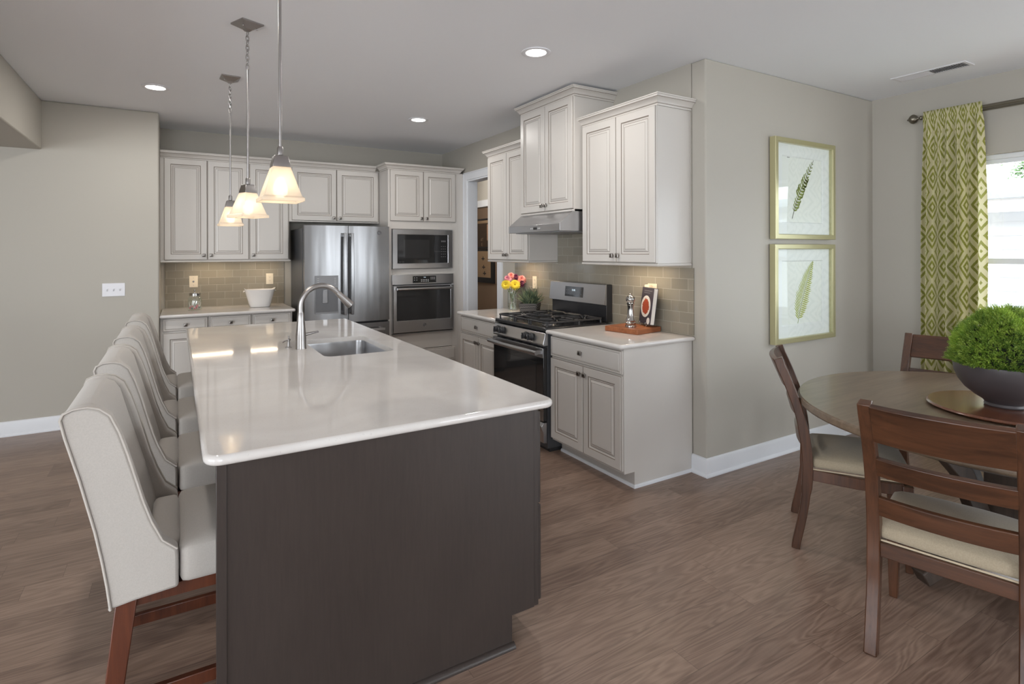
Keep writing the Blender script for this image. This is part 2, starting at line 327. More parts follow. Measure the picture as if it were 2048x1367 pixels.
# ------------------------------------------------------------------ mesh helpers
class MB:
    def __init__(s): s.v = []; s.f = []; s.m = []; s.uv = None
    def add(s, vs, fs, mi=0):
        o = len(s.v); s.v += [tuple(v) for v in vs]; s.f += [tuple(i + o for i in f) for f in fs]
        s.m += (mi if isinstance(mi, list) else [mi] * len(fs)); return s
    def box(s, x0, x1, y0, y1, z0, z1, mi=0):
        v = [(x0, y0, z0), (x1, y0, z0), (x1, y1, z0), (x0, y1, z0), (x0, y0, z1), (x1, y0, z1), (x1, y1, z1), (x0, y1, z1)]
        return s.add(v, [(0, 3, 2, 1), (4, 5, 6, 7), (0, 1, 5, 4), (1, 2, 6, 5), (2, 3, 7, 6), (3, 0, 4, 7)], mi)
    def rings(s, rings, closed=True, cap0=True, cap1=True, mi=0):
        n = len(rings[0]); vs = [p for r in rings for p in r]; fs = []; ms = []
        for i in range(len(rings) - 1):
            for j in range(n if closed else n - 1):
                k = (j + 1) % n
                fs.append((i * n + j, i * n + k, (i + 1) * n + k, (i + 1) * n + j)); ms.append(mi[i] if isinstance(mi, list) else mi)
        if cap0: fs.append(tuple(reversed(range(n)))); ms.append(mi[0] if isinstance(mi, list) else mi)
        if cap1: fs.append(tuple(range((len(rings) - 1) * n, len(rings) * n))); ms.append(mi[-1] if isinstance(mi, list) else mi)
        return s.add(vs, fs, ms)
    def lathe(s, prof, c=(0, 0, 0), n=32, mi=0, cap=True, axis='z'):
        rs = []
        for r, z in prof:
            ring = []
            for k in range(n):
                a = 2 * PI * k / n; p = (r * math.cos(a), r * math.sin(a), z)
                if axis == 'x': p = (p[2], p[0], p[1])
                if axis == 'y': p = (p[0], p[2], p[1])
                ring.append((p[0] + c[0], p[1] + c[1], p[2] + c[2]))
            rs.append(ring)
        return s.rings(rs, True, cap, cap, mi)
    def tube(s, pts, r, n=10, mi=0, cap=True):
        pts = [Vector(p) for p in pts]; rs = []
        up = None
        for i, p in enumerate(pts):
            t = (pts[min(i + 1, len(pts) - 1)] - pts[max(i - 1, 0)]).normalized()
            if up is None: up = t.orthogonal().normalized()
            a = (up - t * up.dot(t)).normalized(); b = t.cross(a); up = a
            rr = r[i] if isinstance(r, (list, tuple)) else r
            rs.append([p + (a * math.cos(2 * PI * k / n) + b * math.sin(2 * PI * k / n)) * rr for k in range(n)])
        return s.rings(rs, True, cap, cap, mi)
    def strip(s, pts, hw, ht, side=(0, 1, 0), mi=0):
        """rectangular bar swept along pts; side = sideways axis, hw half width along it, ht half thickness (lists ok)"""
        pts = [Vector(p) for p in pts]; sd = Vector(side).normalized(); rs = []
        for i, p in enumerate(pts):
            t = (pts[min(i + 1, len(pts) - 1)] - pts[max(i - 1, 0)]).normalized(); n = t.cross(sd).normalized()
            w = hw[i] if isinstance(hw, (list, tuple)) else hw; h = ht[i] if isinstance(ht, (list, tuple)) else ht
            rs.append([p + sd * w + n * h, p - sd * w + n * h, p - sd * w - n * h, p + sd * w - n * h])
        return s.rings(rs, True, True, True, mi)
    def prism(s, poly, a0, a1, axis='y', mi=0):
        def P(u, v, a): return {'y': (u, a, v), 'x': (a, u, v), 'z': (u, v, a)}[axis]
        return s.rings([[P(u, v, a0) for u, v in poly], [P(u, v, a1) for u, v in poly]], True, True, True, mi)
    def sphere(s, c, r, n=16, m=10, mi=0, sz=1.0):
        return s.lathe([(max(1e-5, r * math.sin(PI * i / m)), -r * sz * math.cos(PI * i / m)) for i in range(m + 1)], c, n, mi, cap=False)
    def rbox(s, x0, x1, y0, y1, z0, z1, r, n=6, dome=0.0, mi=0, taper=None):
        """soft box with rounded edges and a domed top"""
        bm = bmesh.new(); bmesh.ops.create_cube(bm, size=2.0)
        bmesh.ops.subdivide_edges(bm, edges=bm.edges[:], cuts=n, use_grid_fill=True)
        c = Vector(((x0 + x1) / 2, (y0 + y1) / 2, (z0 + z1) / 2)); h = Vector(((x1 - x0) / 2, (y1 - y0) / 2, (z1 - z0) / 2))
        r = min(r, h.x * .99, h.y * .99, h.z * .99)
        bm.verts.index_update(); vs = []
        for v in bm.verts:
            q = v.co.copy(); 
            # concentrate verts near edges
            q = Vector([math.copysign(abs(t) ** 0.6, t) if abs(t) > 1e-6 else 0 for t in q])
            p = Vector((q.x * h.x, q.y * h.y, q.z * h.z))
            inn = Vector([max(-(h[i] - r), min(h[i] - r, p[i])) for i in range(3)])
            d = p - inn
            if d.length > 1e-7: p = inn + d.normalized() * r
            if dome and q.z > 0: p.z += dome * (1 - (p.x / h.x) ** 2) * (1 - (p.y / h.y) ** 2) * q.z
            if taper: p = taper(p, h)
            vs.append(p + c)
        fs = [tuple(v.index for v in f.verts) for f in bm.faces]; bm.free()
        return s.add(vs, fs, mi)
    def build(s, name, mats, parent=None, smooth=None, bevel=0.0, bseg=2, recalc=True):
        me = bpy.data.meshes.new(name); me.from_pydata(s.v, [], s.f)
        if not isinstance(mats, (list, tuple)): mats = [mats]
        for m in mats: me.materials.append(M[m] if isinstance(m, str) else m)
        if len(mats) > 1:
            for i, p in enumerate(me.polygons): p.material_index = s.m[i]
        if s.uv:
            ul = me.uv_layers.new(name='UVMap')
            for l in me.loops: ul.data[l.index].uv = s.uv[l.vertex_index]
        if recalc:
            bm = bmesh.new(); bm.from_mesh(me); bmesh.ops.recalc_face_normals(bm, faces=bm.faces[:]); bm.to_mesh(me); bm.free()
        if smooth or bevel:
            me.polygons.foreach_set('use_smooth', [True] * len(me.polygons)); me.set_sharp_from_angle(angle=math.radians(smooth or 35))
        o = bpy.data.objects.new(name, me); COL.objects.link(o); o.parent = parent
        if bevel:
            b = o.modifiers.new('bevel', 'BEVEL'); b.width = bevel; b.segments = bseg; b.limit_method = 'ANGLE'; b.angle_limit = math.radians(35); b.harden_normals = False
        return o
def box(name, b, mat, parent=None, bevel=0.0, **k): return MB().box(*b).build(name, mat, parent, bevel=bevel, **k)
def tag(o, label, cat, group=None):
    o['label'] = label; o['category'] = cat
    if group: o['group'] = group
    return o
def empty(name, loc, rz=0.0):
    o = bpy.data.objects.new(name, None); COL.objects.link(o); o.location = loc; o.rotation_euler = (0, 0, rz); o.empty_display_size = 0.1
    return o
def thing(name, loc, label, cat, group=None, rz=0.0): return tag(empty(name, loc, rz), label, cat, group)
def struct(o, label=None):
    o['kind'] = 'structure'
    if label: o['label'] = label
    return o
def partlabel(o, t): o['label'] = t; return o
def off(o, root):
    """give world-space built part its parent without moving it"""
    o.parent = root; o.matrix_parent_inverse = Matrix.Rotation(-root.rotation_euler.z, 4, 'Z') @ Matrix.Translation(-root.location)
    return o
def copy_tree(o, parent=None):
    c = o.copy(); COL.objects.link(c); c.parent = parent
    for ch in list(o.children): copy_tree(ch, c)
    return c
class Frame:
    """local frame for cabinetry: u to the viewer's right, w up, n towards the room"""
    def __init__(s, kind, plane): s.kind = kind; s.p = plane
    def pt(s, u, w, n):
        return (u, s.p - n, w) if s.kind == 'B' else (s.p - n, u, w)      # B: back wall (u = x), R: right wall (u = y)
def nest(fr, u0, u1, w0, w1, prof, mats=('cab', 'glaze')):
    """nested rectangles: prof = (inset, height above plane, material index of the band leading to it)"""
    mb = MB(); rs = []; ms = []
    for k, (i, h, mi) in enumerate(prof):
        rs.append([fr.pt(u0 + i, w0 + i, h), fr.pt(u1 - i, w0 + i, h), fr.pt(u1 - i, w1 - i, h), fr.pt(u0 + i, w1 - i, h)])
        if k: ms.append(mi)
    mb.rings(rs, True, True, True, ms + [0][:0])
    return mb
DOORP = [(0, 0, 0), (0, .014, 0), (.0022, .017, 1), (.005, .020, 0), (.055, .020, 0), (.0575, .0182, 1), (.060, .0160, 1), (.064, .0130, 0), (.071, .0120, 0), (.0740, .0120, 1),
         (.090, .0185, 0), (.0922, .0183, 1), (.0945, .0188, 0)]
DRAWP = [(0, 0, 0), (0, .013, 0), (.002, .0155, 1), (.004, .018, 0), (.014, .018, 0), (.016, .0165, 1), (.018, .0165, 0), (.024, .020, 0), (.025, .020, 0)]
def knob(fr, u, w, n, parent):
    mb = MB(); s = .0150
    def ring(a, h): return [fr.pt(u - a, w - a, h), fr.pt(u + a, w - a, h), fr.pt(u + a, w + a, h), fr.pt(u - a, w + a, h)]
    mb.rings([ring(.006, n), ring(.005, n + .012), ring(s, n + .016), ring(s, n + .024), ring(s * .6, n + .028)])
    return mb.build('knob', 'knob', parent, bevel=.0012)
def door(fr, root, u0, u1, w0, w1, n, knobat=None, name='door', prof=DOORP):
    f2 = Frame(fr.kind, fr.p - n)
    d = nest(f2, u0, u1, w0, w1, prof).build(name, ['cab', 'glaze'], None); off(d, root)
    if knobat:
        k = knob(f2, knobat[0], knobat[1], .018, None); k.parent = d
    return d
def sweep(mb, path, prof, z0, mi=0, glz=None):
    """sweep a moulding profile [(out, up)] along a plan path (outward = left of travel)"""
    n = len(path); rs = []
    for i in range(n):
        p = Vector(path[i]); 
        a = (p - Vector(path[i - 1])).normalized() if i > 0 else None
        b = (Vector(path[(i + 1) % n]) - p).normalized() if i < n - 1 else None
        a = a or b; b = b or a
        na = Vector((-a.y, a.x)); nb = Vector((-b.y, b.x)); m = (na + nb).normalized(); m = m / max(.3, m.dot(na))
        rs.append([(p.x + m.x * o, p.y + m.y * o, z0 + h) for o, h in prof])
    mb.rings(rs, True, True, True, mi)
    if glz:
        f = len(mb.f) - 2 - (n - 1) * len(prof)
        for i in range(n - 1):
            for j in glz: mb.m[f + i * len(prof) + j] = 1
    return mb
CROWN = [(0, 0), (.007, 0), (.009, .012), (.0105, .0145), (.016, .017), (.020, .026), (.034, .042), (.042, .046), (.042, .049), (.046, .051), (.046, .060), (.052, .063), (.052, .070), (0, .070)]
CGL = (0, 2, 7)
LIGHTRAIL = [(0, 0), (.010, .003), (.013, .010), (.010, .017), (0, .022)]
BASEP = [(0, 0), (.026, 0), (.027, .008), (.022, .018), (.015, .022), (.015, .100), (.013, .108), (.011, .114), (.004, .120), (0, .120)]

# ------------------------------------------------------------------ room shell
struct(box('floor', (XLEFT, 6.6, YREAR, 12.2, -0.12, 0), 'floor'), 'brown oak plank floor')
struct(box('ceiling', (XLEFT, 6.6, YREAR, 12.2, CEIL, CEIL + 0.12), 'ceiling'), 'smooth white ceiling')
struct(box('wall_back', (XN - 0.12, XW + 0.12, YB, YB + 0.12, 0, CEIL), 'wall'))
struct(box('wall_left', (XLEFT, XN, YL, YB + 0.12, 0, CEIL), 'wall', bevel=.012))
mb = MB()
D0, D1, DH = 5.30, 6.035, 2.345                                  # doorway in the right wall
mb.box(XW, XW + .12, YD + .12, D0, 0, CEIL).box(XW, XW + .12, D1, YB, 0, CEIL).box(XW, XW + .12, D0, D1, DH, CEIL)
struct(mb.build('wall_right', 'wall'))
struct(box('wall_dining', (XW, XWIN + .14, YD, YD + .12, 0, CEIL), 'wall', bevel=.010))
WY0, WY1, WZ0, WZ1 = -1.45, 1.93, 0.86, 2.19                      # dining window opening
mb = MB()
mb.box(XWIN, XWIN + .14, YREAR, -4.3, 0, CEIL).box(XWIN, XWIN + .14, -2.2, WY0, 0, CEIL).box(XWIN, XWIN + .14, -4.3, -2.2, 0, .15).box(XWIN, XWIN + .14, -4.3, -2.2, 2.45, CEIL).box(XWIN, XWIN + .14, WY1, YD, 0, CEIL).box(XWIN, XWIN + .14, WY0, WY1, 0, WZ0).box(XWIN, XWIN + .14, WY0, WY1, WZ1, CEIL)  # unseen opening towards the rear added to let in more daylight
struct(mb.build('wall_window', 'wall'))
# rear and far left walls with big openings added behind the camera for daylight
mb = MB(); R0, R1 = -3.6, -0.8
mb.box(XLEFT - .14, R0, YREAR - .14, YREAR, 0, CEIL).box(R1, 3.6, YREAR - .14, YREAR, 0, CEIL).box(4.85, XWIN + .14, YREAR - .14, YREAR, 0, CEIL).box(3.6, 4.85, YREAR - .14, YREAR, 2.3, CEIL).box(3.6, 4.85, YREAR - .14, YREAR, 0, .3).box(R0, R1, YREAR - .14, YREAR, 0, .15).box(R0, R1, YREAR - .14, YREAR, 2.45, CEIL)
for x in (-2.2,): mb.box(x - .06, x + .06, YREAR - .14, YREAR, .15, 2.45)
struct(mb.build('wall_rear', 'wall'))
mb = MB()
mb.box(XLEFT - .14, XLEFT, YREAR, -3.1, 0, CEIL).box(XLEFT - .14, XLEFT, 1.9, YL + .8, 0, CEIL).box(XLEFT - .14, XLEFT, -3.1, 1.9, 0, .15).box(XLEFT - .14, XLEFT, -3.1, 1.9, 2.45, CEIL)
struct(mb.build('wall_far_left', 'wall'))
struct(box('trim_1', (XLEFT, -0.955, 0.4, YL, 2.353, CEIL), 'wall', bevel=.010), 'boxed ceiling soffit at left')
# hall and study seen through the doorway
struct(box('wall_hall_end', (XW + .12, 6.6, 12.0, 12.12, 0, CEIL), 'wall'))
mb = MB(); HX, HY0, HY1, HZ = 4.40, 7.35, 9.15, 2.235
mb.box(HX, HX + .12, YD + .12, HY0, 0, CEIL).box(HX, HX + .12, HY1, 12.0, 0, CEIL).box(HX, HX + .12, HY0, HY1, HZ, CEIL)
struct(mb.build('wall_hall', 'wall'))
struct(box('wall_hall_left', (XW, XW + .12, YB + .12, 12.0, 0, CEIL), 'wall'))
struct(box('wall_study', (6.0, 6.12, YD + .12, 12.0, 0, CEIL), 'brown_wall'))
struct(box('trim_2', (HX - .018, HX, HY0 - .1, HY1 + .1, HZ, HZ + .11), 'trim'), 'white header over the hall opening')
for i, (a, b) in enumerate(((HY0 - .1, HY0), (HY1, HY1 + .1))):
    struct(box('trim_%d' % (3 + i), (HX - .018, HX, a, b, 0, HZ), 'trim'))
# baseboards
def base(name, path): return struct(sweep(MB(), path, BASEP, 0).build(name, 'trim', smooth=25))
base('baseboard_left', [(XN - .01, YL), (XLEFT, YL)])
base('baseboard_dining', [(XWIN, YD), (XW, YD), (XW, 2.63)])
base('baseboard_window', [(XWIN, YREAR), (XWIN, YD)])
# cased doorway in the right wall
dr = struct(thing('door_1', (XW, (D0 + D1) / 2, 0), 'white cased doorway beside the wall oven', 'doorway')); del dr['category']
mb = MB()
CAS = [(0, 0), (.090, 0), (.090, .016), (.078, .020), (.070, .014), (.012, .014), (.006, .010), (0, .010)]
for a, b in ((D0 - .11, D0), (D1, D1 + .09)):
    mb.box(XW - .014, XW, a, b, 0, DH + .09)
mb.box(XW - .014, XW, D0, D1, DH, DH + .09)
mb.box(XW - .020, XW - .014, D1 + .076, D1 + .09, 0, DH + .09).box(XW - .020, XW - .014, D0 - .11, D1 + .09, DH + .076, DH + .09).box(XW - .020, XW - .014, D0 - .11, D0 - .096, 0, DH + .076)
off(mb.build('door_casing', 'trim', bevel=.002), dr)
mb = MB(); mb.box(XW - .004, XW + .124, D0 - .001, D0 + .018, 0, DH).box(XW - .004, XW + .124, D1 - .018, D1 + .001, 0, DH).box(XW - .004, XW + .124, D0 + .018, D1 - .018, DH - .018, DH)
off(mb.build('door_jamb', 'trim', bevel=.002), dr)
# dining window
wn = struct(thing('window_1', (XWIN + .07, (WY0 + WY1) / 2, WZ0), 'white framed dining window', 'window')); del wn['category']
def winframe(y0, y1, z0, z1, w, x0, x1):
    mb = MB(); mb.box(x0, x1, y0, y1, z0, z0 + w).box(x0, x1, y0, y1, z1 - w, z1).box(x0, x1, y0, y0 + w, z0 + w, z1 - w).box(x0, x1, y1 - w, y1, z0 + w, z1 - w); return mb
off(winframe(WY0, WY1, WZ0, WZ1, .035, XWIN + .05, XWIN + .13).build('window_frame', 'trim', bevel=.003), wn)
ya_, yb_ = WY0 + 1.127, WY0 + 2.253
for q_ in (ya_, yb_): off(MB().box(XWIN + .045, XWIN + .13, q_ - .03, q_ + .03, WZ0 + .035, WZ1 - .035).build('mullion', 'trim'), wn)
for a, b in ((WY0 + .035, ya_ - .03), (ya_ + .03, yb_ - .03), (yb_ + .03, WY1 - .035)):
    off(winframe(a, b, 1.39, WZ1 - .035, .030, XWIN + .075, XWIN + .10).build('upper_sash', 'trim', bevel=.002), wn)
    off(winframe(a, b, WZ0 + .035, 1.43, .038, XWIN + .05, XWIN + .075).build('lower_sash', 'trim', bevel=.002), wn)
    off(MB().box(XWIN + .086, XWIN + .089, a + .03, b - .03, 1.42, WZ1 - .065).box(XWIN + .061, XWIN + .064, a + .03, b - .03, WZ0 + .07, 1.395).build('pane', 'winglass'), wn)
struct(box('trim_5', (XWIN - .03, XWIN + .05, WY0 - .04, WY1 + .04, WZ0 - .025, WZ0), 'trim', bevel=.004), 'white window stool')

# ------------------------------------------------------------------ tiles, counters, cabinets
def tile(name, b, mat, label): o = box(name, b, mat); tag(o, label, 'backsplash'); o['kind'] = 'structure'; del o['category']; return o
tile('trim_6', (XN + .035, 1.055, YB - .008, YB, .914, 1.398), 'tileX', 'taupe glass subway tile backsplash on the back wall')
mb = MB().box(XW - .008, XW, 2.612, 4.935, .914, 1.375).box(XW - .008, XW, 3.42, 4.18, 1.375, 1.80)
mb.build_ = None
o = mb.build('trim_7', 'tileY'); struct(o, 'taupe glass subway tile backsplash behind the range')

BK, RT = Frame('B', 0), Frame('R', 0)
# ---- back wall uppers
YU = YB - .335            # carcass front; doors stand 20 mm proud
FB = Frame('B', YU)
def carcass(root, b, name='carcass', mat='cab', bevel=.0015): return off(box(name, b, mat, None, bevel=bevel), root)
r = thing('wall_cabinet', ((-.097 + .66) / 2, YU, 1.398), 'greige two-door wall cabinet at the left end, above the candy jar', 'cabinet', 'back wall upper cabinets')
carcass(r, (XN, .664, YU, YB, 1.413, 2.43))
door(FB, r, -.094, .275, 1.417, 2.415, 0, (.245, 1.462)); door(FB, r, .281, .655, 1.417, 2.415, 0, (.31, 1.462))
r = thing('wall_cabinet', (.86, YU, 1.398), 'greige narrow single-door wall cabinet above the white tub', 'cabinet', 'back wall upper cabinets')
carcass(r, (.665, 1.055, YU, YB, 1.413, 2.43))
door(FB, r, .668, 1.045, 1.417, 2.415, 0, (.70, 1.462))
r = thing('wall_cabinet', (1.55, YU, 1.83), 'short two-door wall cabinet directly over the refrigerator', 'cabinet', 'back wall upper cabinets')
carcass(r, (1.056, 2.048, YU, YB, 1.823, 2.43))
door(FB, r, 1.083, 1.556, 1.838, 2.415, 0, (1.525, 1.872)); door(FB, r, 1.562, 2.035, 1.838, 2.415, 0, (1.595, 1.872))
o = sweep(MB(), [(2.004, YU), (XN + .002, YU)], CROWN, 2.415, glz=CGL).build('crown_molding', ['cab', 'glaze'], smooth=25)
tag(o, 'long greige crown moulding capping the back wall upper cabinets', 'molding')
o = sweep(MB(), [(1.055, YB - .009), (1.055, YU), (XN + .002, YU)], LIGHTRAIL, 1.392).build('light_rail', 'cab', smooth=25)
tag(o, 'thin light rail under the back wall upper cabinets', 'molding')
def led(x0, x1, y0, y1, z, label, power):
    t = thing('under_cabinet_light', ((x0 + x1) / 2, (y0 + y1) / 2, z), label, 'light', 'under-cabinet lights')
    if x1 - x0 > y1 - y0: y0, y1 = (y0 + y1) / 2 - .009, (y0 + y1) / 2 + .009
    off(box('housing', (x0, x1, y0, y1, z - .012, z - .0005), 'whiteplate'), t)
    off(box('lens', (x0 + .004, x1 - .004, y0 + .004, y1 - .004, z - .015, z - .0122), 'led'), t)
    l = bpy.data.lights.new('strip_lamp', 'AREA'); l.shape = 'RECTANGLE'; l.size = x1 - x0; l.size_y = y1 - y0; l.energy = power * .35; l.color = (1, .80, .58)
    lo = bpy.data.objects.new('strip_lamp', l); COL.objects.link(lo); lo.location = ((x0 + x1) / 2, (y0 + y1) / 2, z - .02); off(lo, t)
led(.13, .52, YU + .14, YU + .17, 1.413, 'warm light strip under the two-door cabinet above the candy jar', 2.2)
led(.69, .96, YU + .14, YU + .17, 1.413, 'warm light strip under the narrow cabinet above the white tub', 1.8)

# ---- back wall base cabinets
YBF = 6.12; FBB = Frame('B', YBF)
xs = [(-.102, .262, 'base cabinet with a drawer against the left wall, below the candy jar'), (.284, .640, 'middle base cabinet with a drawer on the back wall run'), (.660, 1.015, 'base cabinet with a drawer beside the refrigerator, below the white tub')]
for i, (a, b, lb) in enumerate(xs):
    lo_, hi = (XN + .003, .273) if i == 0 else ((.274, .650) if i == 1 else (.651, 1.03))
    r = thing('base_cabinet', ((a + b) / 2, YBF, 0), 'greige ' + lb, 'cabinet', 'back wall base cabinets')
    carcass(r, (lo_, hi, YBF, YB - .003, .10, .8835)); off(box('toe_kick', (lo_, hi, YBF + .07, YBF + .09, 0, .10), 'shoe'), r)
    door(FBB, r, a, b, .757, .874, 0, ((a + b) / 2, .812), 'drawer', DRAWP)
    door(FBB, r, a, b, .120, .738, 0, (b - .04 if i == 0 else a + .04, .69))

def rrect(x0, x1, y0, y1, r, n=6):
    pts = []
    for cx, cy, a0 in ((x1 - r[1], y0 + r[1], -90), (x1 - r[2], y1 - r[2], 0), (x0 + r[3], y1 - r[3], 90), (x0 + r[0], y0 + r[0], 180)):
        rr = {0: r[1], 1: r[2], 2: r[3], 3: r[0]}[[-90, 0, 90, 180].index(a0)]
        for k in range(n + 1):
            a = math.radians(a0 + 90 * k / n); pts.append((cx + rr * math.cos(a), cy + rr * math.sin(a)))
    return pts
def counter(name, x0, x1, y0, y1, z1, th, rad, hole=None, mat='quartz'):
    """slab with bull-nosed edges; rad = corner radii (x0y0, x1y0, x1y1, x0y1)"""
    mb = MB(); rs = []; h = th / 2
    for k in range(9):
        a = -PI / 2 + PI * k / 8; ins = h * (1 - math.cos(a)) * .9
        rs.append([(x, y, z1 - h + h * math.sin(a)) for x, y in rrect(x0 + ins, x1 - ins, y0 + ins, y1 - ins, [max(.002, q - ins) for q in rad])])
    mb.rings(rs, True, hole is None, hole is None)
    if hole:
        hp = rrect(*hole[:4], [hole[4]] * 4, n=6); n = len(hp)
        bm = bmesh.new(); me = bpy.data.meshes.new('t'); 
        mb.add([(x, y, z1) for x, y in hp] + [(x, y, z1 - th) for x, y in hp], [(i, (i + 1) % n, n + (i + 1) % n, n + i) for i in range(n)])
        me.from_pydata(mb.v, [], mb.f); bm.from_mesh(me); bmesh.ops.remove_doubles(bm, verts=bm.verts[:], dist=1e-6)
        for z in (z1, z1 - th):
            es = [e for e in bm.edges if e.is_boundary and all(abs(v.co.z - z) < 1e-5 for v in e.verts)]
            bmesh.ops.triangle_fill(bm, use_beauty=True, edges=es, use_dissolve=False)
        bm.verts.index_update(); mb.v = [tuple(v.co) for v in bm.verts]; mb.f = [tuple(v.index for v in f.verts) for f in bm.faces]; mb.m = [0] * len(mb.f); bm.free()
    o = mb.build(name, mat, smooth=40)
    for p in o.data.polygons:
        if abs(p.normal.z) > .9995: p.use_smooth = False
    return o
tag(counter('countertop', XN + .001, 1.055, 6.055, YB - .009, .914, .030, (.004, .02, .004, .004)), 'white quartz countertop holding the candy jar and white tub', 'countertop')
tag(counter('countertop', 2.335, XW - .009, 4.186, 4.945, .914, .030, (.004, .004, .004, .02)), 'white quartz countertop holding the flower vase and spiky plant', 'countertop')
tag(counter('countertop', 2.335, XW - .009, 2.600, 3.414, .914, .030, (.02, .004, .004, .004)), 'white quartz countertop holding the wooden board, pepper mill and cookbook', 'countertop')

# ---- right wall base cabinets
XB = 2.392; FRB = Frame('R', XB)
for (a, b, lb, toe) in ((4.19, 4.935, 'greige two-door base cabinet left of the range, under the flowers', None), (2.640, 3.408, 'greige two-door base cabinet with a bare end panel right of the range', 1)):
    r = thing('base_cabinet', (XB, (a + b) / 2, 0), lb, 'cabinet')
    mb = MB().prism([(XB, .100), (XB + .085, .100), (XB + .085, 0), (XW - .003, 0), (XW - .003, .8835), (XB, .8835)], a - (.008 if toe else 0), b, 'y')
    off(mb.build('carcass', 'cab', bevel=.0015), r)
    lo_, hi = (a + .002, b - .004)
    door(FRB, r, lo_, hi, .722, .868, 0, ((a + b) / 2 + .015, .797), 'drawer', DRAWP)
    m_ = (a + b) / 2 - .003
    door(FRB, r, lo_, m_ - .0015, .118, .708, 0, (m_ - .03, .655)); door(FRB, r, m_ + .0015, hi, .118, .708, 0, (m_ + .03, .655))
    sh = sweep(MB(), ([(XW - .016, a - .008), (XB + .085, a - .008), (XB + .085, b)] if toe else [(XB + .085, a), (XB + .085, b)]), [(0, 0), (.012, 0), (.010, .012), (.004, .018), (0, .019)], 0)
    off(sh.build('shoe_molding', 'trim', smooth=30), r)

# ---- right wall uppers
def upper(a, b, xf, z0, z1, crown, lb, rail=True, side=True, cz=0.0, ksplit=None):
    r = thing('wall_cabinet', (xf, (a + b) / 2, z0), lb, 'cabinet')
    f = Frame('R', xf); carcass(r, (xf, XW, a, b, z0 + .015, z1), bevel=.0015)
    m_ = (a + b) / 2
    door(f, r, a + .003, m_ - .0015, z0 + .018, z1 - .012, 0, (m_ - .03, z0 + .065)); door(f, r, m_ + .0015, b - .003, z0 + .018, z1 - .012, 0, (m_ + .03, z0 + .065))
    off(sweep(MB(), [(XW - .001, a), (xf, a), (xf, b), (XW - .001, b)], CROWN, z1 - .012, glz=CGL).build('crown_molding', ['cab', 'glaze'], smooth=25), r)
    if rail: off(sweep(MB(), [(XW - .009, a), (xf, a), (xf, b), (XW - .009, b)], LIGHTRAIL, z0 - .006).build('light_rail', 'cab', smooth=25), r)
    else: off(sweep(MB(), [(xf, a), (xf, b)], LIGHTRAIL, z0 - .004).build('light_rail', 'cab', smooth=25), r)
    return r
XU = 2.693
upper(2.640, 3.408, XU, 1.395, 2.452, 1, 'greige two-door wall cabinet nearest the camera, above the cookbook')
upper(4.186, 4.925, XU, 1.395, 2.432, 1, 'greige two-door wall cabinet next to the doorway, above the flowers')
upper(3.422, 4.178, 2.615, 1.800, 2.690, 1, 'tallest greige wall cabinet, nearly touching the ceiling above the range hood', rail=False)
led(2.83, 2.86, 2.80, 3.22, 1.41, 'warm light strip under the wall cabinet nearest the camera', 2.2)
led(2.83, 2.86, 4.40, 4.75, 1.41, 'warm light strip under the wall cabinet next to the doorway', 2.0)

# ---- tall oven cabinet
YT = 6.125; FT = Frame('B', YT); X0, X1 = 2.052, 2.932
r = thing('oven_cabinet', (2.49, YT, 0), 'tall greige cabinet housing the microwave and wall oven', 'cabinet')
mb = MB().box(X0, X0 + .02, YT, YB, 0, 2.43).box(X1 - .02, X1, YT, YB, 0, 2.43).box(X0 + .02, X1 - .02, YB - .02, YB, 0, 2.43).box(X0 + .02, X1 - .02, YT, YB - .02, 2.41, 2.43)
for z in (.10, .50, 1.245, 1.80): mb.box(X0 + .02, X1 - .02, YT + .02, YB - .02, z, z + .018)
off(mb.build('carcass', 'cab', bevel=.001), r)
mb = MB().box(X0 + .02, 2.10, YT, YT + .02, .10, 2.41).box(2.835, X1 - .02, YT, YT + .02, .10, 2.41)
for z0, z1 in ((.10, .20), (.37, .572), (1.222, 1.302), (1.742, 1.86), (2.38, 2.41)): mb.box(2.10, 2.835, YT, YT + .02, z0, z1)
off(mb.build('face_frame', 'cab', bevel=.001), r)
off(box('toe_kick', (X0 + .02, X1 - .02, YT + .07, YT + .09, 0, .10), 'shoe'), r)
door(FT, r, 2.073, 2.470, 1.842, 2.418, 0, (2.440, 1.876)); door(FT, r, 2.475, 2.880, 1.842, 2.418, 0, (2.507, 1.876))
door(FT, r, 2.09, 2.875, .205, .365, 0, None, 'drawer', DRAWP)
off(sweep(MB(), [(X1, YB), (X1, YT), (X0, YT), (X0, YU - .045)], CROWN, 2.420, glz=CGL).build('crown_molding', ['cab', 'glaze'], smooth=25), r)
off(box('filler', (X1 + .0005, XW, YT + .002, YT + .02, 0, 2.43), 'cab'), r)

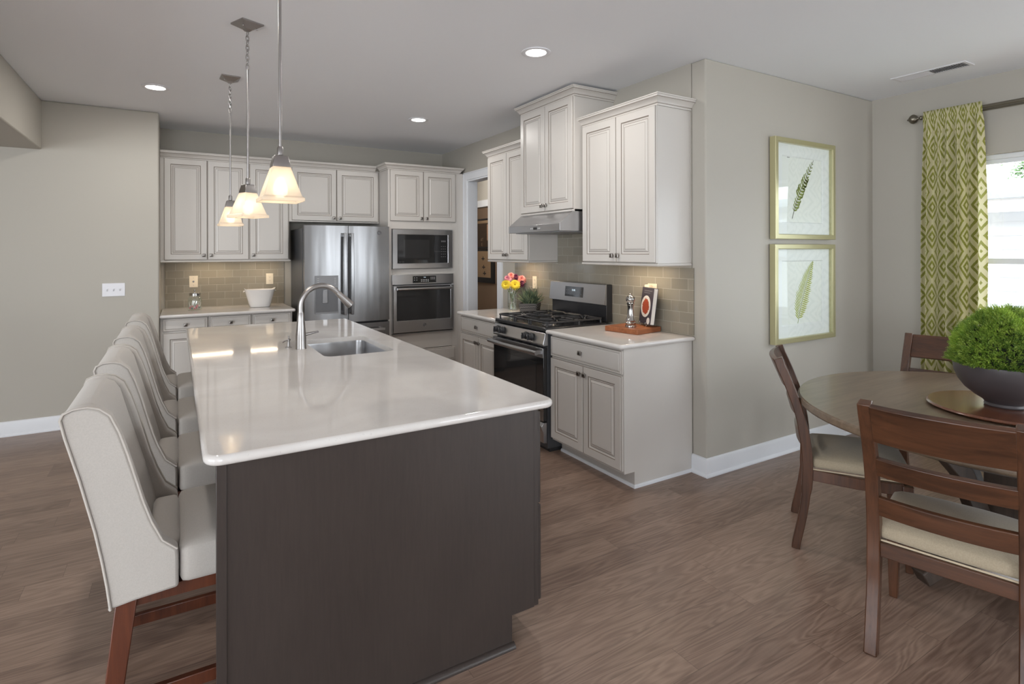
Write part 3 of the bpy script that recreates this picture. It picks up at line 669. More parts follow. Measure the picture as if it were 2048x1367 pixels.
# ------------------------------------------------------------------ appliances
FS = {}
SEG = {'0': 'abcdef', '1': 'bc', '2': 'abged', '3': 'abgcd', '4': 'fgbc', '5': 'afgcd', '6': 'afgedc', '7': 'abc', '8': 'abcdefg', '9': 'abcdfg'}
def text_obj(name, s, size, loc, kind, mat, parent, ext=.0004, align='CENTER'):
    """small raised lettering turned into a mesh; kind B faces -y, R faces -x"""
    cu = bpy.data.curves.new(name, 'FONT'); cu.body = s; cu.size = size; cu.extrude = ext; cu.align_x = align; cu.align_y = 'CENTER'; cu.resolution_u = 2
    t = bpy.data.objects.new(name, cu); COL.objects.link(t); bpy.context.view_layer.update()
    me = bpy.data.meshes.new_from_object(t.evaluated_get(bpy.context.evaluated_depsgraph_get())); bpy.data.objects.remove(t)
    R = Matrix.Rotation(PI / 2, 4, 'X') if kind == 'B' else (Matrix.Rotation(-PI / 2, 4, 'Z') @ Matrix.Rotation(PI / 2, 4, 'X') if kind == 'R' else Matrix.Identity(4))
    if isinstance(kind, Matrix): R = kind
    me.transform(Matrix.Translation(loc) @ R); me.materials.clear(); me.materials.append(M[mat])
    o = bpy.data.objects.new(name, me); COL.objects.link(o); off(o, parent); return o
def monogram(name, c, r, kind, parent, mat='greyplastic', mat2='steel'):
    """round badge with a scripted ring"""
    mb = MB(); ax = 'y' if kind == 'B' else 'x'; s = -1
    mb.lathe([(r, 0), (r, s * .003), (r * .93, s * .004), (.0001, s * .004)], c, 28, axis=ax)
    o = off(mb.build(name, mat, smooth=30), parent)
    mb = MB(); f = (lambda a, b, n: (c[0] + a, c[1] - n, c[2] + b)) if kind == 'B' else (lambda a, b, n: (c[0] - n, c[1] - a, c[2] + b))
    mb.tube([f(r * .82 * math.cos(t), r * .82 * math.sin(t), .0045) for t in [2 * PI * k / 24 for k in range(25)]], r * .05, 5)
    for k in range(4):
        a0 = PI / 2 * k + .4
        mb.tube([f(r * .8 * math.cos(a0 + t) * (1 - t * .35), r * .8 * math.sin(a0 + t) * (1 - t * .35), .0045) for t in (0, .2, .4, .6, .8)], r * .05, 5)
    mb.tube([f(-r * .15 + r * .26 * math.cos(t), r * .26 * math.sin(t), .0045) for t in [.7 + 4.9 * k / 10 for k in range(11)]], r * .07, 5)
    mb.tube([f(r * .28 + r * .22 * math.cos(t), .12 * r + r * .16 * math.sin(t), .0045) for t in [.7 + 4.2 * k / 8 for k in range(9)]], r * .07, 5)
    mb.tube([f(r * .28 + r * .22 * math.cos(t), -.16 * r + r * .18 * math.sin(t), .0045) for t in [1.6 + 4.2 * k / 8 for k in range(9)]], r * .07, 5)
    e = mb.build('monogram', mat2, smooth=40); off(e, parent); e.parent = o; e.matrix_parent_inverse = Matrix.Identity(4); return o

def fix_sub(child, part):
    """child was parented with off(root); move it under a part of that root keeping its place"""
    inv = child.matrix_parent_inverse.copy(); child.parent = part; child.matrix_parent_inverse = part.matrix_parent_inverse.inverted() @ inv
    return child
_mono = monogram
def monogram(name, c, r, kind, parent, *a):
    n0 = set(COL.objects); o = _mono(name, c, r, kind, parent, *a)
    for e in COL.objects:
        if e not in n0 and e.name.startswith('monogram'): e.matrix_parent_inverse = Matrix.Identity(4)
    return o

# refrigerator
r = thing('refrigerator', (1.575, 6.0, 0), 'stainless steel french door refrigerator with dark grey sides', 'refrigerator')
off(box('body', (1.125, 2.028, 6.085, YB - .03, .03, 1.74), 'fridge_side', bevel=.004), r)
def fdoor(x0, x1, z0, z1, name):
    mb = MB(); n = 16; rs = []
    pts = [(x0, 6.075), (x0, 6.012)] + [(x0 + (x1 - x0) * t, 6.008 - .007 * math.sin(PI * (t * .94 + .03))) for t in [k / n for k in range(n + 1)]] + [(x1, 6.012), (x1, 6.075)]
    mb.prism(pts, z0, z1, 'z'); return off(mb.build(name, 'steel', None, smooth=25), r)
dl = fdoor(1.130, 1.573, .745, 1.768, 'door'); drt = fdoor(1.579, 2.024, .745, 1.768, 'door'); fz = fdoor(1.130, 2.024, .06, .725, 'freezer_drawer')
def fhandle(x, part):
    mb = MB(); mb.strip([(x, 5.945, .83), (x, 5.938, .95), (x, 5.935, 1.25), (x, 5.938, 1.55), (x, 5.945, 1.69)], .015, .011, (1, 0, 0))
    mb.box(x - .012, x + .012, 5.945, 6.0, .84, .87).box(x - .012, x + .012, 5.945, 6.0, 1.65, 1.68)
    h = off(mb.build('handle', 'steel', None, bevel=.004), r); fix_sub(h, part)
fhandle(1.528, dl); fhandle(1.603, drt)
mb = MB(); mb.strip([(1.20, 5.945, .655), (1.4, 5.935, .655), (1.58, 5.932, .655), (1.75, 5.935, .655), (1.955, 5.945, .655)], .014, .011, (0, 0, 1))
mb.box(1.21, 1.24, 5.945, 6.0, .643, .667).box(1.915, 1.945, 5.945, 6.0, .643, .667)
fix_sub(off(mb.build('handle', 'steelx', None, bevel=.004), r), fz)
mb = MB(); mb.box(1.233, 1.467, 5.9905, 6.002, 1.118, 1.245).box(1.233, 1.238, 5.9905, 6.002, .855, 1.118).box(1.462, 1.467, 5.9905, 6.002, .855, 1.118).box(1.238, 1.462, 5.9905, 6.002, .850, .866)
d = off(mb.build('dispenser', 'greyplastic', None, bevel=.001), r)
fix_sub(off(box('dispenser_recess', (1.2385, 1.4615, 5.9935, 5.999, .8665, 1.1175), plain('recess_grey', rgb(104, 105, 108), .35)), r), d)
mb = MB(); mb.rings([[(1.305, 5.988, .96), (1.358, 5.988, .96), (1.358, 5.993, .96), (1.305, 5.993, .96)], [(1.310, 5.982, 1.10), (1.353, 5.982, 1.10), (1.353, 5.990, 1.10), (1.310, 5.990, 1.10)]])
fix_sub(off(mb.build('dispenser_paddle', 'steel', None, bevel=.002), r), d)
for zz in (1.155, 1.175, 1.195, 1.215):
    for xx in (1.262, 1.435): fix_sub(off(box('dispenser_mark', (xx - .009, xx + .009, 5.9895, 5.9905, zz, zz + .003), 'white_ink'), r), d)
off(MB().box(1.60, 1.70, 6.02, 6.09, 1.742, 1.764).box(1.45, 1.55, 6.02, 6.09, 1.742, 1.764).build('hinge_cover', 'fridge_side', bevel=.003), r)
off(box('foot_grille', (1.13, 2.02, 6.05, 6.084, .005, .055), 'darkplastic'), r)
monogram('badge', (1.912, 5.9975, 1.700), .021, 'B', r, 'badge', 'chrome')

# microwave
r = thing('microwave', (2.463, 6.10, 1.30), 'built-in stainless microwave with dark glass door above the wall oven', 'microwave')
off(box('body', (2.12, 2.815, 6.115, 6.55, 1.335, 1.735), 'fridge_side'), r)
mb = MB(); f = Frame('B', 6.118)
prof = [(0, 0, 0), (0, .022, 0), (.010, .032, 0), (.058, .032, 0), (.062, .028, 0), (.062, 0, 0)]
def ringframe(x0, x1, z0, z1, depth, w, y1, name, mat, wt=None, wb=None):
    wt = wt or w; wb = wb or w; mb = MB(); rs = []
    def R(i, t, b, n): return [(x0 + i, y1 - n, z0 + b), (x1 - i, y1 - n, z0 + b), (x1 - i, y1 - n, z1 - t), (x0 + i, y1 - n, z1 - t)]
    rr = [R(0, 0, 0, 0), R(0, 0, 0, depth - .008), R(.008, .008, .008, depth), R(w - .004, wt - .004, wb - .004, depth), R(w, wt, wb, depth - .004), R(w, wt, wb, 0), R(0, 0, 0, 0)]
    mb.rings(rr, True, False, False); return mb.build(name, mat, None, smooth=20)
off(ringframe(2.087, 2.838, 1.294, 1.752, .030, .066, 6.122, 'trim_frame', 'steelx'), r)
gl = off(box('door', (2.154, 2.600, 6.098, 6.116, 1.361, 1.685), 'blackglass', bevel=.001), r)
fix_sub(off(box('door_window', (2.225, 2.540, 6.0965, 6.0979, 1.42, 1.63), 'doorglass'), r), gl)
cp = off(box('control_panel', (2.602, 2.771, 6.098, 6.116, 1.361, 1.685), 'blackglass', bevel=.001), r)
mb = MB()
for i in range(3):
    for j in range(5): mb.box(2.685 + i * .024, 2.697 + i * .024, 6.0970, 6.0979, 1.43 + j * .030, 1.435 + j * .030)
for i in range(3): mb.box(2.690 + i * .02, 2.703 + i * .02, 6.0970, 6.0979, 1.605, 1.622)
mb.box(2.61, 2.76, 6.0970, 6.0979, 1.494, 1.4952)
fix_sub(off(mb.build('button_print', 'grey_ink'), r), cp)
text_obj('door_print', 'SMART SENSE', .010, (2.20, 6.0972, 1.375), 'B', 'grey_ink', r)

# wall oven
r = thing('wall_oven', (2.465, 6.10, .56), 'built-in stainless wall oven below the microwave', 'oven')
off(box('body', (2.115, 2.82, 6.112, 6.60, .575, 1.215), 'fridge_side'), r)
cpn = off(box('control_panel', (2.085, 2.842, 6.090, 6.1105, 1.118, 1.232), 'steelx', bevel=.003), r)
dsp = off(box('display', (2.330, 2.618, 6.087, 6.0899, 1.134, 1.212), 'blackglass', bevel=.002), r)
mb = MB()
for i in range(5):
    for j in range(2): mb.box(2.43 + i * .021, 2.440 + i * .021, 6.086, 6.0869, 1.146 + j * .017, 1.155 + j * .017)
for i in range(2):
    for j in range(2): mb.box(2.345 + i * .028, 2.356 + i * .028, 6.086, 6.0869, 1.163 + j * .025, 1.169 + j * .025)
for i in range(3):
    for j in range(2): mb.box(2.548 + i * .021, 2.560 + i * .021, 6.086, 6.0869, 1.172 + j * .017, 1.178 + j * .017)
fix_sub(off(mb.build('button_print', 'white_ink'), r), dsp)
fix_sub(text_obj('clock', '3:46', .016, (2.475, 6.0868, 1.196), 'B', 'display', r), dsp)
dd = off(ringframe(2.087, 2.842, .575, 1.108, .045, .048, 6.115, 'door', 'steelx', wt=.012, wb=.135), r)
fix_sub(off(box('door_window', (2.136, 2.794, 6.074, 6.080, .711, 1.095), 'doorglass'), r), dd)
fix_sub(off(box('window_surround', (2.136, 2.794, 6.081, 6.10, .711, 1.095), 'blackglass'), r), dd)
mb = MB(); mb.tube([(2.125, 6.035, 1.070), (2.795, 6.035, 1.070)], .0155, 14)
for x in (2.15, 2.77): mb.box(x - .012, x + .012, 6.035, 6.075, 1.060, 1.080)
fix_sub(off(mb.build('handle', 'steelx', None, smooth=40), r), dd)
monogram('badge', (2.466, 6.0695, .650), .021, 'B', r, 'badge', 'chrome')
off(box('vent_trim', (2.087, 2.842, 6.085, 6.111, .555, .563), 'steelx'), r)
off(box('vent_gap', (2.10, 2.83, 6.092, 6.111, .564, .574), 'darkplastic'), r)

# range (faces -x)
RX, RY0, RY1 = 2.335, 3.423, 4.177; ym = (RY0 + RY1) / 2
r = thing('gas_range', (2.65, ym, 0), 'stainless and black freestanding gas range between the base cabinets', 'range')
off(box('body', (RX + .025, XW - .02, RY0, RY1, .03, .885), 'fridge_side', bevel=.002), r)
ct = MB(); ct.box(RX + .005, XW - .075, RY0 - .003, RY1 + .003, .893, .925)
ctp = off(ct.build('cooktop', 'enamel', None, bevel=.008, bseg=3), r)
# slanted control panel
mb = MB(); mb.prism([(RX + .030, .885), (RX + .004, .885), (RX - .018, .800), (RX - .012, .790), (RX + .030, .790)], RY0 - .002, RY1 + .002, 'y')
cpan = off(mb.build('control_panel', 'steely', None, bevel=.004), r)
for y in (3.585, 3.665, 4.020, 4.105):
    c = (RX - .010, y, .842); mb = MB()
    mb.lathe([(.030, 0), (.030, -.006), (.024, -.010), (.022, -.030), (.020, -.034), (.0001, -.034)], c, 24, axis='x')
    mb.box(c[0] - .043, c[0] - .02, y - .005, y + .005, c[2] - .023, c[2] + .023)
    k = off(mb.build('knob', 'darkplastic', None, bevel=.001), r)
    mk = MB().box(c[0] - .0437, c[0] - .0431, y - .0015, y + .0015, c[2] + .006, c[2] + .02); fix_sub(off(mk.build('knob_mark', 'white_ink'), r), k)
# oven door
mb = MB().box(RX - .012, RX + .022, RY0, RY1, .235, .775)
od = off(mb.build('oven_door', 'blackglass', None, bevel=.004), r)
fix_sub(off(box('door_window', (RX - .0135, RX - .0122, RY0 + .10, RY1 - .10, .33, .66), 'doorglass'), r), od)
mb = MB().box(RX - .020, RX - .0125, RY0, RY1, .705, .775)
fix_sub(off(mb.build('door_top_trim', 'steely', None, bevel=.002), r), od)
for i in range(5): 
    y = RY1 - .12 - i * .125; fix_sub(off(box('vent_slot', (RX - .019, RX + .015, y - .04, y + .04, .7752, .7790), 'darkplastic'), r), od)
mb = MB(); n = 14
mb.tube([(RX - .066 - .012 * math.sin(PI * k / n), RY0 + .012 + (RY1 - RY0 - .024) * k / n, .745) for k in range(n + 1)], .017, 14)
for y in (RY0 + .03, RY1 - .03): mb.box(RX - .066, RX - .018, y - .014, y + .014, .733, .757)
fix_sub(off(mb.build('handle', 'steely', None, smooth=40), r), od)
fix_sub(off(MB().box(RX - .0135, RX - .0122, RY0, RY0 + .045, .235, .330).build('door_foot_trim', 'steel', None), r), od)
off(MB().prism([(RX + .02, .225), (RX - .006, .225), (RX - .030, .200), (RX - .030, .185), (RX - .012, .150), (RX - .010, .075), (RX + .02, .070)], RY0 + .002, RY1 - .002, 'y').build('storage_drawer', 'steely', None, bevel=.003), r)
off(box('plinth', (RX + .05, XW - .05, RY0 + .01, RY1 - .01, .0, .029), 'darkplastic'), r)
# burners and grates
for (x, y, q) in ((2.50, 3.60, .05), (2.50, 4.00, .045), (2.78, 3.60, .04), (2.78, 4.00, .05), (2.64, 3.80, .045)):
    mb = MB().lathe([(q + .012, .9252), (q + .010, .931), (q * .8, .934), (.0001, .934)], (x, y, 0), 24)
    b = off(mb.build('burner', 'steel' if q == .05 else 'enamel', None, smooth=35), r)
    fix_sub(off(MB().lathe([(q * .72, .9342), (q * .72, .943), (q * .66, .946), (.0001, .946)], (x, y, 0), 24).build('burner_cap', 'iron', None, smooth=35), r), b)
def grate(y0, y1, mid=False):
    mb = MB(); z = .958; x0, x1 = RX + .03, XW - .105; w = .006; cy = (y0 + y1) / 2
    def bar(a, b, h=.007): mb.strip([a, b], w, h, (0, 0, 1)) if False else mb.tube([a, b], .0068, 6)
    P = [(x0, y0 + .02), (x0 + .02, y0), (x1 - .02, y0), (x1, y0 + .02), (x1, y1 - .02), (x1 - .02, y1), (x0 + .02, y1), (x0, y1 - .02), (x0, y0 + .02)]
    for i in range(8): mb.tube([(P[i][0], P[i][1], z), (P[i + 1][0], P[i + 1][1], z)], .0075, 6)
    for bx in ((x0 + .17, x0 + .44) if not mid else (x0 + .305,)):
        for k in range(8):
            a = 2 * PI * k / 8 + PI / 8; ex = .13 if not mid else .13; ey = (y1 - y0) / 2
            e = (max(x0, min(x1, bx + math.cos(a) * .18)), max(y0, min(y1, cy + math.sin(a) * .18)))
            mb.tube([(bx + math.cos(a) * .032, cy + math.sin(a) * .032, z + .002), (e[0], e[1], z)], .006, 6)
    mb.tube([(x0 + .305, y0, z), (x0 + .305, y1, z)], .006, 6)
    if mid:
        for t in (.1, .5): mb.tube([(x0 + t, y0, z), (x0 + t, y1, z)], .006, 6)
    for (fx, fy) in ((x0 + .01, y0 + .012), (x1 - .01, y0 + .012), (x0 + .01, y1 - .012), (x1 - .01, y1 - .012), (x0 + .305, y0 + .005), (x0 + .305, y1 - .005)):
        mb.tube([(fx, fy, z), (fx, fy, .9255)], [.0065, .008], 8)
    return off(mb.build('grate', 'iron', None, smooth=50), r)
grate(RY0 + .015, RY0 + .262); grate(RY0 + .266, RY1 - .266, True); grate(RY1 - .262, RY1 - .015)
# backguard
off(box('backguard', (XW - .075, XW - .012, RY0 + .004, RY1 - .004, .926, 1.225), 'enamel', bevel=.006), r)
mb = MB(); mb.prism([(XW - .076, 1.060), (XW - .104, 1.066), (XW - .088, 1.222), (XW - .076, 1.228), (XW - .055, 1.2265), (XW - .055, 1.2255), (XW - .0755, 1.2255)], RY0, RY1, 'y')
bp_ = off(mb.build('backguard_panel', 'steely', None, bevel=.002), r)
tilt = math.atan2(.016, .156)
def onbg(z, n=0.0): return XW - .104 + (z - 1.066) * math.tan(tilt) - n
def bgbox(y0, y1, z0, z1, n0, n1):
    return MB().rings([[(onbg(z0, n0), y0, z0), (onbg(z0, n0), y1, z0), (onbg(z1, n0), y1, z1), (onbg(z1, n0), y0, z1)], [(onbg(z0, n1), y0, z0), (onbg(z0, n1), y1, z0), (onbg(z1, n1), y1, z1), (onbg(z1, n1), y0, z1)]])
ds = off(bgbox(3.695, 3.945, 1.105, 1.190, .0003, .0025).build('display', 'blackglass', None), r)
mb = MB()
for i in range(8):
    y = 3.925 - i * .029; q = bgbox(y - .006, y + .003, 1.128, 1.1315, .0027, .0032); mb.add(q.v, q.f)
    if i in (0, 1, 6, 7): q = bgbox(y - .005, y + .004, 1.158, 1.1615, .0027, .0032); mb.add(q.v, q.f)
fix_sub(off(mb.build('button_print', 'grey_ink', None), r), ds)
Rm = Matrix.Rotation(-PI / 2, 4, 'Z') @ Matrix.Rotation(PI / 2 - 0*tilt, 4, 'X')
fix_sub(text_obj('clock', '12:45', .022, (onbg(1.16, .0034), 3.825, 1.160), 'R', 'display', r), ds)

# range hood
r = thing('range_hood', (2.74, 3.80, 1.64), 'stainless under-cabinet range hood above the gas range', 'range hood')
hp = [(XW - .009, 1.799), (2.600, 1.799), (2.475, 1.702), (2.475, 1.646), (XW - .009, 1.646)]
off(MB().prism(hp, 3.425, 4.175, 'y').build('hood_body', 'steely', None, bevel=.002), r)
off(box('filter', (2.52, XW - .05, 3.47, 4.13, 1.640, 1.6455), 'greyplastic'), r)
p_ = off(box('control_strip', (2.4735, 2.4748, 3.735, 3.785, 1.664, 1.684), 'blackglass'), r)
for y in (3.80, 3.822, 3.715, 3.695): off(MB().lathe([(.005, 0), (.005, -.003), (.0001, -.003)], (2.4749, y, 1.674), 12, axis='x').build('button', 'white_ink', None), r)

# ------------------------------------------------------------------ island
IY = 1.815; IYF = 4.90
r = thing('kitchen_island', (.66, 3.35, 0), 'dark stained wood kitchen island under the white countertop', 'kitchen island')
EP = [(.098, 0), (1.086, 0), (1.086, .118), (1.186, .118), (1.186, .884), (.098, .884)]
off(MB().prism(EP, IY, IY + .022, 'y').build('end_panel', 'island', None, bevel=.0012), r)
off(MB().prism(EP, IYF - .022, IYF, 'y').build('end_panel', 'island', None, bevel=.0012), r)
off(MB().box(.098, .125, IY - .005, IY - .0001, 0, .884).build('edge_stile', 'island', None, bevel=.0012), r)
off(MB().box(1.186, 1.208, IY + .004, IYF - .004, .118, .884).build('face_frame', 'island', None, bevel=.0012), r)
mb = MB(); mb.box(.40, .42, IY + .022, IYF - .022, 0, .884).box(.42, 1.184, IY + .024, IYF - .024, .10, .12).box(1.07, 1.086, IY + .022, IYF - .022, 0, .10)
off(mb.build('back_panel', 'island', None), r)
SKX0, SKX1, SKY0, SKY1 = .705, 1.105, 3.165, 3.855
class FI(Frame):
    def pt(s, u, w, n): return (s.p + n, u, w)
fi = FI('I', 1.2082)
ys = [IY + .010, IY + .62, IY + 1.22, IY + 2.06, IY + 2.66, IYF - .012]
for i in range(5):
    a, b = ys[i] + .002, ys[i + 1] - .002
    for nm, z0, z1, pr in (('drawer', .700, .866, DRAWP), ('door', .132, .692, DOORP)):
        if i == 0 : z0, z1 = {'drawer': (.510, .866), 'door': (.132, .502)}[nm]
        d = nest(fi, a, b, z0, z1, pr).build(nm, ['island', 'island'], None); off(d, r)
        k = knob(fi, (a + b) / 2, z1 - .05, .018, None); k.parent = d
o = sweep(MB(), [(1.092, IY - .0005), (.085, IY - .0005)], [(0, 0), (.018, 0), (.018, .006), (.014, .014), (.006, .019), (0, .020)], 0)
off(o.build('shoe_molding', 'island', None, smooth=50), r)
# counter with sink cut-out
tag(counter('island_countertop', .065, 1.275, 1.782, 4.935, .914, .030, (.05, .05, .03, .03), (SKX0, SKX1, SKY0, SKY1, .05)), 'long white quartz countertop on the dark kitchen island', 'countertop')
# sink
mb = MB(); rs = []
def rr_(i, z, rad): return [(x, y, z) for x, y in rrect(SKX0 - .006 + i, SKX1 + .006 - i, SKY0 - .006 + i, SKY1 + .006 - i, [rad] * 4, 6)]
rs = [rr_(-.02, .8838, .06), rr_(-.02, .882, .06), rr_(0, .880, .055), rr_(.001, .72, .06), rr_(.006, .70, .065), rr_(.022, .688, .06), rr_(.06, .684, .05)]
inner = [rr_(-.0, .8838, .055), rr_(.0035, .880, .055)]
sk = MB(); seq = [rr_(.06, .682, .05), rr_(.020, .684, .06), rr_(.002, .70, .065), rr_(-.003, .72, .06), rr_(-.003, .878, .055), rr_(-.02, .878, .06), rr_(-.02, .8838, .06), rr_(-.001, .8838, .055), rr_(.001, .87, .055), rr_(.002, .722, .06), rr_(.008, .702, .062), rr_(.024, .690, .058), rr_(.06, .686, .05)]
sk.rings(seq, True, True, True)
t = thing('kitchen_sink', (.905, 3.51, .684), 'stainless undermount sink set in the island countertop', 'sink')
off(sk.build('basin', 'steely', None, smooth=40), t)
off(MB().lathe([(.045, .6862), (.045, .688), (.035, .689), (.03, .6868), (.0001, .6868)], (.905, 3.6, 0), 24).build('drain', 'chrome', None, smooth=30), t)
# faucet
t = thing('kitchen_faucet', (.640, 3.515, .9145), 'tall gooseneck pull-down faucet in brushed steel beside the sink', 'faucet')
fx, fy = .640, 3.515
off(MB().lathe([(.0315, .9145), (.0315, .920), (.0305, .925), (.0300, .985), (.0265, 1.03), (.0215, 1.09), (.0195, 1.125), (.0175, 1.130), (.0175, 1.135)], (fx, fy, 0), 28).build('faucet_body', 'nickel', None, smooth=40), t)
pts = [(fx, fy, 1.130), (fx, fy, 1.165)] + [(fx + .120 - .120 * math.cos(a), fy, 1.165 + .122 * math.sin(a)) for a in [PI * k / 18 for k in range(1, 15)]]
lp = Vector(pts[-1]); dv = (lp - Vector(pts[-2])).normalized()
pts += [tuple(lp + dv * .012)]
off(MB().tube(pts, .0162, 16).build('spout', 'nickel', None, smooth=50), t)
s0 = lp + dv * .006
off(MB().tube([s0, s0 + dv * .01, s0 + dv * .03, s0 + dv * .09, s0 + dv * .112, s0 + dv * .115], [.0165, .018, .0185, .0245, .0255, .021], 18).build('spray_head', 'nickel', None, smooth=50), t)
off(MB().tube([(fx + .02, fy + .012, .995), (fx + .045, fy + .015, .998), (fx + .095, fy + .018, 1.006), (fx + .105, fy + .018, 1.008)], [.011, .0085, .0055, .006], 12).build('lever', 'nickel', None, smooth=50), t)
t = thing('soap_button', (.585, 3.60, .9145), 'small brushed nickel dispenser behind the faucet', 'soap dispenser')
off(MB().lathe([(.018, .9145), (.018, .918), (.010, .921), (.008, .955), (.012, .958), (.012, .966), (.004, .970), (.004, .985), (.0001, .986)], (.585, 3.60, 0), 20).build('pump', 'nickel', None, smooth=40), t)
off(MB().tube([(.585, 3.60, .962), (.560, 3.585, .958), (.548, 3.578, .950)], [.005, .0045, .004], 10).build('nozzle', 'nickel', None, smooth=50), t)

# ------------------------------------------------------------------ bar stools
def stool():
    root = thing('bar_stool', (0, 0, 0), '', 'bar stool', 'bar stools along the island')
    W2 = .245; T = .052
    rear = [(-.158, .492), (-.166, .56), (-.177, .633), (-.193, .721), (-.226, .866), (-.258, .990), (-.268, 1.038)]
    topc = [(-.262, 1.054), (-.240, 1.064), (-.208, 1.066), (-.182, 1.058), (-.157, 1.036), (-.136, .985)]
    front = [(-.118, .925), (-.101, .860), (-.079, .775), (-.060, .716), (-.034, .656), (.003, .622), (.006, .60), (.006, .507), (-.10, .500)]
    outer = rear + topc + front
    mb = MB()
    for s in (-1, 1): mb.prism(outer, s * W2, s * (W2 - T), 'y')
    # reclined inner back between the wings: curved grid
    mb2 = MB(); n = 12; ny = 10
    def interp(poly, z):
        for (x0, z0), (x1, z1) in zip(poly, poly[1:]):
            if z0 <= z <= z1: return x0 + (x1 - x0) * (z - z0) / (z1 - z0)
        return poly[-1][0]
    rs = []
    back = rear
    fr_ = [(x + .125 - .02 * (i / 6), z) for i, (x, z) in enumerate(rear)]
    poly = rear + [(-.262, 1.052), (-.240, 1.062), (-.205, 1.064), (-.180, 1.052), (-.163, 1.025)] + [(-.150, .975), (-.122, .87), (-.086, .74), (-.062, .64), (-.05, .50)]
    for k in range(ny + 1):
        y = (-1 + 2 * k / ny) * (W2 - T + .002); c = 1 - (y / (W2 - T)) ** 2
        rs.append([(x - (.020 * c if i > 6 and i > 9 else 0), y, z) for i, (x, z) in enumerate(poly)])
    mb2.rings(rs, True, True, True)
    mb.add(mb2.v, mb2.f)
    bk = mb.build('backrest', 'stoolfab', root, smooth=50, bevel=.009, bseg=3)
    pp = rear + topc + front[:6]
    for s in (-1, 1): MB().tube([(x, s * (W2 + .001), z) for x, z in pp], .0038, 6).build('piping', 'piping', bk, smooth=60)
    MB().tube([(rear[0][0] - .002, s_, z) for s_, z in ((-W2, .495), (W2, .495))], .0038, 6).build('piping', 'piping', bk, smooth=60)
    MB().rbox(.007, .365, -W2 + .004, W2 - .004, .507, .622, .022, 8, dome=.022).build('seat', 'stoolfab', root, smooth=60)
    MB().rbox(-.07, .010, -W2 + T + .002, W2 - T - .002, .510, .628, .02, 6, dome=.012).build('seat', 'stoolfab', root, smooth=60)
    box('seat_frame', (-.13, .33, -W2 + .03, W2 - .03, .470, .506), 'stoolwood', root)
    for s in (-1, 1):
        y = s * (W2 - .035)
        MB().strip([(-.122, y, .500), (-.150, y, .27), (-.185, y * 1.03, .0)], [.022, .021, .017], [.026, .024, .017], (0, 1, 0)).build('leg', 'stoolwood', root, bevel=.003)
        MB().strip([(.315, y, .500), (.318, y, .0)], [.021, .016], [.021, .016], (0, 1, 0)).build('leg', 'stoolwood', root, bevel=.003)
        MB().strip([(-.160, y, .20), (.317, y, .20)], .011, .019, (0, 1, 0)).build('stretcher', 'stoolwood', root, bevel=.002)
    box('stretcher', (.306, .328, -W2 + .05, W2 - .05, .235, .273), 'stoolwood', root, bevel=.002)
    box('stretcher', (-.166, -.146, -W2 + .05, W2 - .05, .235, .273), 'stoolwood', root, bevel=.002)
    return root
SB = ['cream upholstered bar stool nearest the camera, its tapered wooden leg in view', 'cream upholstered bar stool, second from the camera at the island',
      'cream upholstered bar stool, third from the camera at the island', 'cream upholstered bar stool farthest from the camera, nearest the back cabinets']
s0_ = stool()
for i, y in enumerate((2.165, 2.905, 3.675, 4.475)):
    s = s0_ if i == 0 else copy_tree(s0_)
    s.location = (0, y, 0); s['label'] = SB[i]; s['category'] = 'bar stool'

# ------------------------------------------------------------------ pendants, recessed lights, vent
def pendant(root_loc, rz, chain_n=8):
    x, y, z = root_loc
    t = thing('pendant_light', (x, y, z), '', 'pendant light', 'pendant lights over the island', rz)
    L = CEIL - z
    mb = MB(); mb.rings([[(-.062, -.062, L), (.062, -.062, L), (.062, .062, L), (-.062, .062, L)], [(-.062, -.062, L - .008), (.062, -.062, L - .008), (.062, .062, L - .008), (-.062, .062, L - .008)],
                         [(-.018, -.018, L - .034), (.018, -.018, L - .034), (.018, .018, L - .034), (-.018, .018, L - .034)], [(-.01, -.01, L - .044), (.01, -.01, L - .044), (.01, .01, L - .044), (-.01, .01, L - .044)]])
    cp = mb.build('canopy', 'nickel', t)
    for s in (-1, 1): MB().sphere((s * .040, -.026, L - .026), .005, 10, 6).build('screw', 'chrome', cp, smooth=60)
    mb = MB(); zc = L - .044; ln = .030
    nl = 8
    for k in range(nl):
        c = zc - .012 - k * .0265; pts = []
        for q in range(13):
            a = 2 * PI * q / 12; u = .0085 * math.cos(a); w = .019 * math.sin(a)
            pts.append((u, 0, c + w) if k % 2 else (0, u, c + w))
        mb.tube(pts, .0024, 6)
    mb.build('chain', 'nickel', t, smooth=60)
    ztop = zc - .012 - nl * .0265 + .012
    MB().tube([(0, 0, ztop), (0, 0, .205)], .0062, 12).build('rod', 'nickel', t, smooth=60)
    MB().lathe([(.010, .222), (.0125, .215), (.0125, .188), (.009, .185)], (0, 0, 0), 16).build('collar', 'nickel', t, smooth=40)
    def sq(a, z_): return [(-a, -a, z_), (a, -a, z_), (a, a, z_), (-a, a, z_)]
    MB().rings([sq(.024, .184), sq(.026, .180), sq(.033, .150), sq(.034, .138), sq(.012, .138)]).build('fitter', 'nickel', t, bevel=.0015)
    mb = MB(); mb.rings([sq(.030, .1375), sq(.034, .1370), sq(.070, .020), sq(.079, .014), sq(.079, .000), sq(.0755, .000), sq(.0755, .012), sq(.0665, .019), sq(.031, .1335), sq(.030, .1345)], True, False, False)
    mb.build('lamp_shade', 'shade', t, bevel=.002)
    MB().lathe([(.012, .137), (.013, .10), (.0001, .10)], (0, 0, 0), 14).build('socket', 'whiteplate', t, smooth=40)
    MB().lathe([(.0001, .018), (.014, .021), (.025, .034), (.029, .050), (.026, .066), (.017, .082), (.013, .096), (.0001, .097)], (0, 0, 0), 20).build('bulb', 'bulb', t, smooth=60)
    return t
